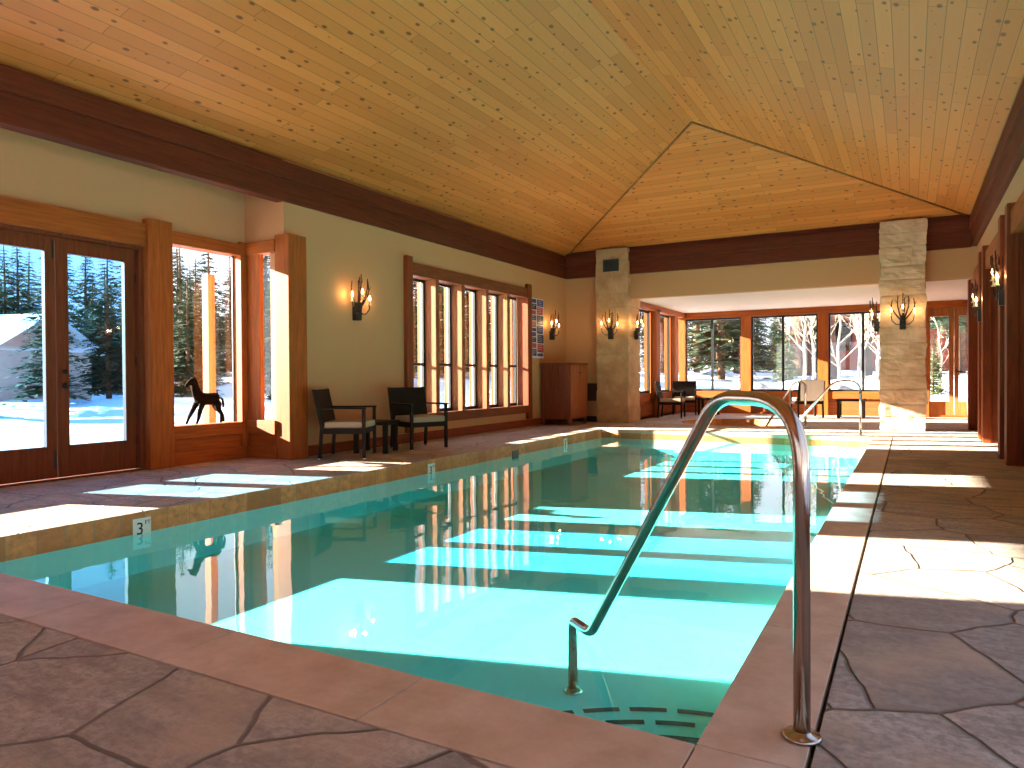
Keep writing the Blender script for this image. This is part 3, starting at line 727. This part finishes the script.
# ------------------------------------------------------------------ rules poster
e = empty('rules_poster', (LX + .002, 13.67, 1.44), 0, 'collage of small blue, red and white notices on the wall past the five-light window', 'notice board')
MB().box(0, .008, -.28, .28, 0, 1.28, bev=.002).build('backing_board', M['white'], e)
rnd = random.Random(3)
for cidx, (y0, y1) in enumerate([(-.27, -.06), (-.04, .27)]):
    z = 1.26; j = 0
    while z > .06:
        h = rnd.uniform(.08, .18) if cidx == 0 else rnd.uniform(.12, .22); h = min(h, z - .02)
        q_ = MB().box(.008, .012, y0 + rnd.uniform(0, .02), y1 - rnd.uniform(0, .03), z - h + .02, z)
        if h > .12:
            for r_ in range(int((h - .04) / .04)): q_.box(.0118, .0128, y0 + .04, y1 - .05 - rnd.uniform(0, .07), z - .035 - r_ * .04, z - .027 - r_ * .04, mi=1)
        q_.build('notice', [M[('blue', 'nblue', 'red', 'blue', 'red', 'nblue')[(j + cidx * 3) % 6]], M['white']], e)
        z -= h; j += 1

# ------------------------------------------------------------------ sconces
def make_sconce(label, group):
    e = empty('wall_sconce', (0, 0, 0), 0, label, 'wall lamp', group)     # back at y=0, projects to -y, base z=0
    MB().box(-.05, .05, -.10, -.001, .0, .20, bev=.012).box(-.036, .036, -.12, -.02, .16, .26, bev=.01).build('bracket', M['black'], e)
    rnd = random.Random(4)
    for k, (x, y, z1, bend) in enumerate([(-.17, -.11, .55, -.06), (-.08, -.17, .61, -.02), (.0, -.13, .66, .01), (.09, -.17, .60, .03), (.18, -.11, .56, .05), (.03, -.06, .58, .0)]):
        m = MB(); pts = []
        for i in range(9):
            t = i / 8; s_ = math.sin(t * math.pi / 2)
            pts.append((x * min(1, s_ * 1.15) * (1 if t < .75 else 1 - (t - .75) * .6) + bend * t * t * .4, -.07 + (y + .07) * s_, .15 + (z1 - .15) * t ** 1.15))
        m.tube(pts, [.017 - .010 * i / 8 for i in range(9)], 6)
        for i in (4, 6):
            p = Vector(pts[i]); d = Vector((rnd.uniform(-.06, .06), rnd.uniform(-.05, .02), rnd.uniform(.03, .07)))
            m.tube([p, p + d * .6, p + d * 1.1 + Vector((0, 0, .02))], [.006, .005, .002], 5)
        m.build('twig', M['twig'], e)
    for sx in (-1, 1):
        m = MB(); m.tube([(sx * .03, -.10, .10), (sx * .10, -.12, .09), (sx * .17, -.13, .16), (sx * .185, -.13, .25)], [.009, .008, .008, .007], 6); m.build('arm', M['black'], e)
    for x, y, z in ((-.185, -.13, .25), (.0, -.155, .30), (.185, -.13, .22)):
        MB().lathe([(.001, 0), (.03, 0), (.026, .012), (.014, .016), (.013, .07), (.001, .07)], (x, y, z), 12).build('candle', M['candle'], e)
        MB().lathe([(.001, 0), (.012, .008), (.019, .03), (.014, .055), (.003, .085)], (x, y, z + .07), 12).build('bulb', M['bulb'], e)
        ld = bpy.data.lights.new('bulb_light', 'POINT'); ld.energy = 2.2; ld.color = (1, .60, .26); ld.shadow_soft_size = .02
        lo = bpy.data.objects.new('bulb_light', ld); col.objects.link(lo); lo.parent = e; lo.location = (x * 1.25, y + .03, z + .11)
    return e
GS = 'twig-shaped iron wall lamps'
sc = make_sconce('twig-shaped iron lamp on the cream wall above the first chair', GS)
sc.location = (LX, 7.88, 1.87); sc.rotation_euler = (0, 0, R(90))
for x, y, z, rz_, lab in [
    (LX, 14.3, 1.86, 90, 'twig-shaped iron lamp on the cream wall above the cabinet'),
    (-5.78, 14.905, 1.86, 0, 'twig-shaped iron lamp on the front of the left stone column'),
    (-5.395, 15.35, 1.86, 90, 'twig-shaped iron lamp on the inner side of the left stone column'),
    (-.105, 14.905, 1.86, 0, 'twig-shaped iron lamp on the front of the right stone column'),
    (-.49, 15.35, 1.86, -90, 'twig-shaped iron lamp on the pool-facing side of the right stone column'),
    (RX + .03, 10.28, 1.86, -90, 'nearer twig-shaped iron lamp between the timber posts of the right wall'),
    (RX + .03, 13.28, 1.86, -90, 'farther twig-shaped iron lamp between the timber posts of the right wall')]:
    c = copy_tree(sc); c.location = (x, y, z); c.rotation_euler = (0, 0, R(rz_)); c['label'] = lab

# ------------------------------------------------------------------ wooden horse
def skin_mesh(name, verts, edges, radii, mat, sub=2):
    me = bpy.data.meshes.new(name); me.from_pydata(verts, edges, []); o = bpy.data.objects.new(name, me); col.objects.link(o)
    o.modifiers.new('skin', 'SKIN'); s2 = o.modifiers.new('sub', 'SUBSURF'); s2.levels = sub; s2.render_levels = sub
    for i, r in enumerate(radii):
        sv = me.skin_vertices[0].data[i]; sv.radius = tuple(q * 1.12 for q in r) if isinstance(r, tuple) else (r * 1.12, r * 1.12); sv.use_root = (i == 0)
    dg = bpy.context.evaluated_depsgraph_get(); m2 = bpy.data.meshes.new_from_object(o.evaluated_get(dg))
    bpy.data.objects.remove(o); m2.name = name; m2.materials.clear(); m2.materials.append(mat)
    for p in m2.polygons: p.use_smooth = True
    o = bpy.data.objects.new(name, m2); col.objects.link(o); return o
# local: nose to -x, z up, feet z=0
V, E_, Rr = [], [], []
def add(p, r, par=None):
    V.append(p); Rr.append(r)
    if par is not None: E_.append((par, len(V) - 1))
    return len(V) - 1
bd = add((0.02, 0, .305), (.066, .075))
wi = add((-.07, 0, .315), (.068, .085), bd); ch = add((-.12, 0, .325), (.058, .08), wi)
ru = add((.11, 0, .315), (.068, .080), bd); tb = add((.165, 0, .305), (.05, .062), ru)
n1 = add((-.155, 0, .40), (.042, .062), ch); n2 = add((-.185, 0, .475), (.034, .046), n1); po = add((-.205, 0, .535), (.030, .038), n2)
h1 = add((-.235, 0, .535), (.029, .035), po); h2 = add((-.285, 0, .495), (.021, .024), h1); h3 = add((-.315, 0, .470), (.018, .019), h2)
for s_ in (-1, 1):
    e1 = add((-.205, s_ * .018, .575), .010, po); add((-.203, s_ * .022, .60), .004, e1)
chains = [(V, E_, Rr)]
for leg in (
    [((-.10, .035, .30), .040), ((-.135, .045, .25), .036), ((-.195, .045, .155), .025), ((-.235, .045, .09), .018), ((-.262, .045, .03), .016), ((-.280, .045, .012), .018)],
    [((-.09, -.035, .30), .040), ((-.115, -.045, .25), .036), ((-.15, -.045, .15), .025), ((-.165, -.045, .08), .018), ((-.185, -.045, .03), .016), ((-.202, -.045, .012), .018)],
    [((.10, -.035, .30), .050), ((.125, -.045, .235), .046), ((.12, -.045, .185), .034), ((.175, -.045, .125), .023), ((.165, -.045, .06), .017), ((.165, -.045, .025), .016), ((.15, -.045, .012), .018)],
    [((.12, .035, .30), .050), ((.15, .045, .235), .046), ((.175, .045, .185), .034), ((.245, .045, .125), .023), ((.265, .045, .06), .017), ((.275, .045, .025), .016), ((.26, .045, .012), .018)]):
    chains.append(([c for c, r in leg], [(i, i + 1) for i in range(len(leg) - 1)], [r for c, r in leg]))
jb = bmesh.new()
for ch3 in chains:
    o = skin_mesh('limb', *ch3, M['horse']); jb.from_mesh(o.data); me_ = o.data; bpy.data.objects.remove(o); bpy.data.meshes.remove(me_)
mb = MB(); mb.bm = jb; hs = mb.build('body', M['horse'])
rm = hs.modifiers.new('join', 'REMESH'); rm.mode = 'VOXEL'; rm.voxel_size = .007; rm.use_smooth_shade = True
dg = bpy.context.evaluated_depsgraph_get(); m2 = bpy.data.meshes.new_from_object(hs.evaluated_get(dg)); hs.modifiers.clear(); hs.data = m2
if not m2.materials: m2.materials.append(M['horse'])
he = empty('horse_sculpture', (AXW - .02, 5.97, .475), R(90), 'carved brown wooden horse figure standing on the window sill', 'sculpture')
hs.parent = he; hs.scale = (1, 1, 1)
mn = MB()
mn.tube([(-.19, 0, .59), (-.16, 0, .53), (-.135, 0, .46), (-.105, 0, .40)], [.010, .016, .016, .008], 8); mn.build('mane', M['horse'], he)
tl = MB(); tl.tube([(.19, 0, .33), (.225, 0, .30), (.235, 0, .24), (.23, 0, .18)], [.012, .018, .017, .006], 8); tl.build('tail', M['horse'], he)

# ------------------------------------------------------------------ exterior
def gh(x, y):
    d = max(-7.9 - x, y - 20.3, x - 2.5, 0)
    dl = max(-7.9 - x, 0); df = max(y - 20.3, 0)
    z = -.16 + .55 * (1 - math.exp(-dl / 14)) + 1.25 * (1 - math.exp(-df / 10))
    a = min(1, d / 6)
    z += a * (noise.noise(Vector((x * .16, y * .16, 0))) * .45 + noise.noise(Vector((x * .5, y * .5, 3))) * .14)
    z += .5 * math.exp(-((x + 3.2) ** 2 / 3 + (y - 25) ** 2 / 2)) + .6 * math.exp(-((x + 1) ** 2 / 2 + (y - 24) ** 2 / 1.5))
    return z
def grid_coords(lo, hi, fixed, near, step):
    s_ = set(fixed); x = lo
    while x < hi:
        s_.add(round(x, 2)); x += step if not (near[0] < x < near[1]) else .6
    s_ = sorted(s_); out = [s_[0]]
    for v in s_[1:]:
        if v - out[-1] < .12 and v not in fixed: continue
        if v - out[-1] < .12 and out[-1] not in fixed: out[-1] = v; continue
        out.append(v)
    return out
gx = grid_coords(-75, 40, [-7.9, -7.25, -5.85, 2.5], (-22, 5), 2.2); gy = grid_coords(-40, 95, [-5.2, 6.68, 15.3, 20.22], (-4, 34), 2.2)
def inside(x, y):
    return (-7.9 < x < 2.5 and -5.2 < y < 6.68) or (-7.25 < x < 2.5 and 6.68 < y < 15.3) or (-5.85 < x < 2.5 and 15.3 < y < 20.22)
sm_ = bmesh.new(); vv = {}
for i, x in enumerate(gx):
    for j, y in enumerate(gy): vv[i, j] = sm_.verts.new((x, y, gh(x, y)))
for i in range(len(gx) - 1):
    for j in range(len(gy) - 1):
        if not inside((gx[i] + gx[i + 1]) / 2, (gy[j] + gy[j + 1]) / 2):
            sm_.faces.new((vv[i, j], vv[i + 1, j], vv[i + 1, j + 1], vv[i, j + 1])).smooth = True
mb = MB(); mb.bm = sm_
struct('snow_ground', mb, M['snow'], 'snow covered ground sloping up outside the windows', 'snow')

def make_pine(seed, h, rad, lowest, dens, label):
    rnd = random.Random(seed)
    e = empty('pine_tree', (0, 0, 0), 0, label, 'pine tree', 'snowy wood of pines outside')
    m = MB(); m.tube([(0, 0, -.4), (0, 0, h * .3), (rnd.uniform(-.1, .1), 0, h * .7), (0, 0, h)], [h * .019, h * .015, h * .008, .02], 8); m.build('trunk', M['bark'], e)
    m = MB(); z = lowest * h; bm = m.bm
    while z < h * .98:
        t = (z - lowest * h) / (h * (1 - lowest)); L = rad * (1 - t) ** .8 * rnd.uniform(.8, 1.1) + .12
        nb = max(4, int(dens * (1 - t * .5)))
        for k in range(nb):
            a = rnd.uniform(0, 6.283); l = L * rnd.uniform(.65, 1.1); droop = rnd.uniform(.1, .42)
            d = Vector((math.cos(a), math.sin(a), 0)); sd = Vector((-d.y, d.x, 0))
            for q_ in range(5):
                u = .2 + .8 * q_ / 4; c = Vector((0, 0, z)) + d * l * u + Vector((0, 0, -droop * l * u * u + .05 * l))
                for s_ in (-1, 1, 0):
                    w = l * .32 * (1.15 - u * .7)
                    dirv = (sd * s_ * 1.1 + d * (.7 if s_ else 1.3) + Vector((0, 0, rnd.uniform(-.5, .25)))).normalized()
                    tip = c + dirv * w * 1.6; sdv = dirv.cross(Vector((rnd.uniform(-.3, .3), rnd.uniform(-.3, .3), 1))).normalized() * w * .30
                    mid = c + dirv * w * .7
                    vs = [bm.verts.new(p) for p in (c, mid + sdv, tip, mid - sdv)]
                    bm.faces.new(vs)
        z += h * .028 * (1.2 - t * .5)
    fo = m.build('foliage', M['needle'], e)
    return e
protos = [make_pine(1, 9.5, 1.9, .08, 12, 'p'), make_pine(2, 12, 2.0, .22, 12, 'p'), make_pine(3, 7, 1.6, .04, 12, 'p'), make_pine(4, 13, 2.3, .30, 12, 'p')]
def sun_ok(x, y, h, r):
    """True where a tree leaves the sunbeams into the room free"""
    if x > -8: return True
    yw = y + .287 * (-7.2 - x)
    top = gh(x, y) + h
    return not (-.5 - r < yw < 20.5 + r and top > .316 * (-7.2 - x) + .3)
used = [False] * 4
spots = [(-4.84, 39, 1.5), (-3.3, 36, 1.5), (-8, 40, 1.5)]
def plant(k, x, y, s, rz, label, force=False):
    h0 = (9.5, 12, 7, 13)[k]
    if x < -8 and not force:
        yw = y + .287 * (-7.2 - x)
        if -2.5 < yw < 22.5: s = min(s, (.316 * (-7.2 - x) + .2 - gh(x, y)) / h0)
    if s < .3: return False
    rr_ = (2.5, 2.7, 2.1, 3.0)[k] * s
    if any((x - a) ** 2 + (y - b) ** 2 < (.95 * (rr_ + c)) ** 2 for a, b, c in spots): return False
    spots.append((x, y, rr_))
    o = protos[k] if not used[k] else copy_tree(protos[k]); used[k] = True
    o.location = (x, y, gh(x, y) - .05); o.rotation_euler = (0, 0, rz); o.scale = (s, s, s); o['label'] = label
    return True
rnd = random.Random(21)
LW = 'dark green pine in the snowy wood seen through the left-hand windows'
LF = 'dark green pine in the snowy wood seen through the far glass wall'
for X_, st, of in ((-37, 3.6, 0), (-41, 3.9, 1.5), (-46, 4.4, .7), (-52, 5, 2)):
    y_ = -X_ * .36 + of
    while y_ < -X_ * 1.25:
        plant(rnd.choice((0, 1, 0, 2, 3)), X_ + rnd.uniform(-.8, .8), y_, rnd.uniform(.85, 1.15), rnd.uniform(0, 6.28), LW); y_ += st * rnd.uniform(.9, 1.15)
plant(0, -25.5, 15.5, .62, 0, LW); plant(2, -22, 9.2, .6, 1, LW); plant(0, -24, 12.6, .6, 2, LW); plant(1, -27, 19.5, .6, 0, LW); plant(3, -24, 18.6, .5, 4, LW)
cnt = 0
for i in range(9000):
    if cnt > 230: break
    x = rnd.uniform(-70, -18); sl = rnd.uniform(.36, 2.2); y = -x * sl
    if y > 90: continue
    dd = math.hypot(x, y)
    if dd < 26 or (-36 < x < -26 and 9 < y < 18.5): continue
    cnt += plant(rnd.choice((0, 1, 3, 0, 2)), x, y, rnd.uniform(.7, 1.2), rnd.uniform(0, 6.28), LW)
cnt = 0
for i in range(5000):
    if cnt > 110: break
    y = rnd.uniform(33, 92); x = y * rnd.uniform(-.33, .12)
    if x > -.17 * y and rnd.random() < .55: continue
    if -9 < x < 8 and 43 < y < 61: continue
    cnt += plant(rnd.choice((0, 1, 3, 3)), x, y, rnd.uniform(.8, 1.3), rnd.uniform(0, 6.28), LF)

# ponderosa trunks near the far windows
def trunk(name, x, y, r, h, mat, label, cat='tree trunk'):
    e = empty(name, (x, y, gh(x, y)), 0, label, cat)
    rr = random.Random(int(x * 100)); pts = [(rr.uniform(-.05, .05) * i, rr.uniform(-.05, .05) * i, -.3 + h * i / 7) for i in range(8)]
    MB().tube(pts, [r * 1.25] + [r * (1 - .05 * i) for i in range(1, 8)], 14).build('trunk', mat, e)
    m = MB()
    for k in range(7):
        z = h * rr.uniform(.35, .95); a = rr.uniform(0, 6.28); l = rr.uniform(.6, 1.8)
        m.tube([(0, 0, z), (math.cos(a) * l * .5, math.sin(a) * l * .5, z + .1), (math.cos(a) * l, math.sin(a) * l, z + rr.uniform(-.2, .5))], [r * .18, r * .1, .01], 6)
    m.build('bare_branch', mat, e); return e
trunk('ponderosa_tree', -4.84, 39, .5, 12, M['bark2'], 'thick pinkish-brown trunk left of centre in the middle far window')
trunk('ponderosa_tree.001', -3.3, 36, .36, 12, M['bark2'], 'thinner reddish trunk right of centre in the middle far window')
trunk('ponderosa_tree.002', -8.0, 40, .34, 12, M['bark2'], 'reddish trunk at the right edge of the left far window')
trunk('ponderosa_tree.003', -12.9, 9.62, .26, 9, M['bark2'], 'brown trunk outside the horse window', 'tree trunk') if sun_ok(-12.9, 9.62, 9, .3) else None
# bare aspens
def make_aspen(seed, h, label, group):
    rr = random.Random(seed); e = empty('aspen_tree', (0, 0, 0), 0, label, 'bare tree', group)
    m = MB(); pts = [(rr.uniform(-.06, .06) * i, rr.uniform(-.06, .06) * i, h * i / 7) for i in range(8)]
    m.tube([(0, 0, -.3)] + pts, [.075] + [.07 - .0085 * i for i in range(8)], 7); m.build('trunk', M['aspen'], e)
    m = MB()
    def br(p, d, l, r, dep):
        q1 = p + d * l * .5 + Vector((0, 0, .04 * l)); q2 = p + d * l + Vector((0, 0, .14 * l))
        m.tube([p, q1, q2], [r, r * .7, r * .35], 4, cap=False)
        if dep:
            for k in range(3):
                s = rr.uniform(.35, 1); pp = p.lerp(q2, s)
                dd = (d + Vector((rr.uniform(-.8, .8), rr.uniform(-.8, .8), rr.uniform(-.1, .8)))).normalized(); br(pp, dd, l * rr.uniform(.4, .65), r * .55, dep - 1)
    for k in range(16):
        t = rr.uniform(.15, .95); i = int(t * 7); p = Vector(pts[i]).lerp(Vector(pts[min(7, i + 1)]), t * 7 - i)
        a = rr.uniform(0, 6.28); br(p, Vector((math.cos(a), math.sin(a), rr.uniform(.5, 1.1))).normalized(), h * .22 * (1.2 - t), .022, 2)
    m.build('bare_branch', M['aspen'], e); return e
ap = [make_aspen(1, 5.5, 'a', 'bare aspens outside the far glass wall'), make_aspen(2, 6.5, 'a', 'bare aspens outside the far glass wall')]
ua = [0, 0]
for k, (x, y, s, lab) in enumerate([(-2.9, 24.2, .8, 'pale bare tree close outside the centre of the middle far window'), (-2.2, 27.8, .9, 'pale bare tree outside the right side of the middle far window'), (-1.2, 24.0, .65, 'pale bare tree outside the left part of the window next to the column'),
        (-.8, 28, .95, 'pale bare tree outside the middle of the window next to the column'), (-.1, 24.6, .6, 'pale bare tree close against the stone column outline outside'), (-1.05, 31.5, 1.05, 'tall pale bare tree deeper outside the window next to the column'), (-3.4, 31.2, 1.0, 'pale bare tree deeper outside the middle far window'),
        (-1.95, 34.8, 1.2, 'pale bare tree farther out behind the second sunroom post'), (.9, 27, .6, 'small pale bare tree outside the far door')]):
    j = k % 2; o = ap[j] if not ua[j] else copy_tree(ap[j]); ua[j] = 1
    o.location = (x, y, gh(x, y)); o.rotation_euler = (0, 0, k * 1.3); o.scale = (s, s, s); o['label'] = lab
# small yellowish pine outside
for x, y, s, lab in [(-4.2, 29.5, .40, 'yellowish green young pine outside the middle far window'), (.62, 24.5, .26, 'small yellowish young pine outside the far door')]:
    o = copy_tree(protos[2] if used[2] else protos[0]); o.location = (x, y, gh(x, y)); o.scale = (s, s, s); o['label'] = lab; o['group'] = 'young pines'
    for ch_ in [k for k in bpy.data.objects if k.parent == o]:
        if ch_.name.startswith('foliage'):
            ch_.data = ch_.data.copy(); ch_.data.materials[0] = M['needle2']
if not used[2]:
    plant(2, -24, 34, 1, 0, LW, True)
# boulder
def boulder(x, y, s, label):
    bm = bmesh.new(); bmesh.ops.create_icosphere(bm, subdivisions=3, radius=1)
    for v in bm.verts: v.co = Vector((v.co.x * 1.3, v.co.y, v.co.z * .75)) * s * (1 + .22 * noise.noise(v.co * 1.6 + Vector((x, y, 0))))
    mb = MB(); mb.bm = bm; o = mb.build('boulder', M['rock'], None, (x, y, gh(x, y) + .1 * s)); tag(o, label, 'boulder')
    for p in o.data.polygons: p.use_smooth = True
boulder(-4.55, 24.0, .5, 'grey boulder half buried in snow outside the first sunroom post')
boulder(-1.9, 23.0, .35, 'low snowy rock outside the window next to the column')
# house across the snow at left
def house(name, x, y, rz_, w, d, h, mat, label):
    e = empty(name, (x, y, gh(x, y)), R(rz_), label, 'building')
    MB().box(-w / 2, w / 2, -d / 2, d / 2, -.5, h).build('wall', mat, e)
    m = MB(); m.poly([(-w / 2 - .4, -d / 2 - .5, h - .1), (w / 2 + .4, -d / 2 - .5, h - .1), (w / 2 + .4, 0, h + 1.4), (-w / 2 - .4, 0, h + 1.4)]); m.poly([(-w / 2 - .4, d / 2 + .5, h - .1), (w / 2 + .4, d / 2 + .5, h - .1), (w / 2 + .4, 0, h + 1.4), (-w / 2 - .4, 0, h + 1.4)])
    m.build('snowy_roof', M['snow'], e)
    for k in range(3):
        xx = -w / 3 + k * w / 3
        fr = MB().box(xx - .5, xx + .5, -d / 2 - .04, -d / 2 + .02, h * .35, h * .75).build('window', M['bronze'], e)
        MB().box(xx - .44, xx + .44, -d / 2 - .05, -d / 2 - .04, h * .35 + .06, h * .75 - .06).build('pane', M['glass'], fr)
    return e
house('lodge_building', -31, 13.6, 14, 7, 4, 1.9, M['ext'], 'low pink stucco building across the snow, seen through the left-hand door')
house('cabin_building', -.6, 52, 0, 9, 6, 4.5, M['redwall'], 'rust-red cabin among the trees beyond the far glass wall')
struct('exterior_post_trim', bx(-9.58, -9.43, 7.31, 7.43, -.2, 2.66, bev=.01), cw('z'), 'sunlit timber post standing outside the horse window', 'post')  # added outdoors; imitates the inner post mirrored in the window glass

# ------------------------------------------------------------------ light
sd = bpy.data.lights.new('sun', 'SUN'); sd.energy = 80; sd.angle = R(.55); sd.color = (1, .91, .78)
so = bpy.data.objects.new('sun', sd); col.objects.link(so); so.location = (-30, -10, 12)
so.rotation_euler = Vector((1, .287, -.316)).to_track_quat('-Z', 'Y').to_euler()
wd = bpy.data.worlds.new('sky'); scn.world = wd; wd.use_nodes = True; nt = wd.node_tree; nt.nodes.clear()
tc = nt.nodes.new('ShaderNodeTexCoord'); sp = nt.nodes.new('ShaderNodeSeparateXYZ'); nt.links.new(tc.outputs['Generated'], sp.inputs[0])
rp = nt.nodes.new('ShaderNodeValToRGB'); nt.links.new(sp.outputs[2], rp.inputs[0])
el = rp.color_ramp.elements; el[0].position = 0; el[0].color = (.86, .91, 1.0, 1); el[1].position = .7; el[1].color = (.36, .55, .95, 1)
bg = nt.nodes.new('ShaderNodeBackground'); nt.links.new(rp.outputs[0], bg.inputs[0]); bg.inputs[1].default_value = 2.6
ow = nt.nodes.new('ShaderNodeOutputWorld'); nt.links.new(bg.outputs[0], ow.inputs[0])

# ------------------------------------------------------------------ camera
F, YAW, PIT, ROL = 711.622, .509253, -.0107037, -.00628616
def T(v):
    x, f_, u = v
    c, s = math.cos(ROL), math.sin(ROL); x, u = c * x - s * u, s * x + c * u
    c, s = math.cos(PIT), math.sin(PIT); f_, u = c * f_ - s * u, s * f_ + c * u
    c, s = math.cos(YAW), math.sin(YAW); return Vector((c * x - s * f_, s * x + c * f_, u))
r_, u_, b_ = T((1, 0, 0)), T((0, 0, 1)), -T((0, 1, 0))
cam = bpy.data.cameras.new('camera'); co = bpy.data.objects.new('camera', cam); col.objects.link(co)
cam.sensor_width = 36; cam.lens = F / 1024 * 36; cam.clip_end = 300
co.matrix_world = Matrix(((r_.x, u_.x, b_.x, 0), (r_.y, u_.y, b_.y, 0), (r_.z, u_.z, b_.z, 1.05), (0, 0, 0, 1)))
scn.camera = co
scn.view_settings.view_transform = 'Standard'; scn.view_settings.look = 'None'; scn.view_settings.gamma = 1; scn.view_settings.exposure = 0
scn.view_settings.use_curve_mapping = False
cy_ = scn.cycles
cy_.caustics_reflective = False; cy_.caustics_refractive = False; cy_.sample_clamp_indirect = 4.0
cy_.max_bounces = 12; cy_.diffuse_bounces = 6; cy_.glossy_bounces = 5; cy_.transparent_max_bounces = 24
cy_.use_denoising = True
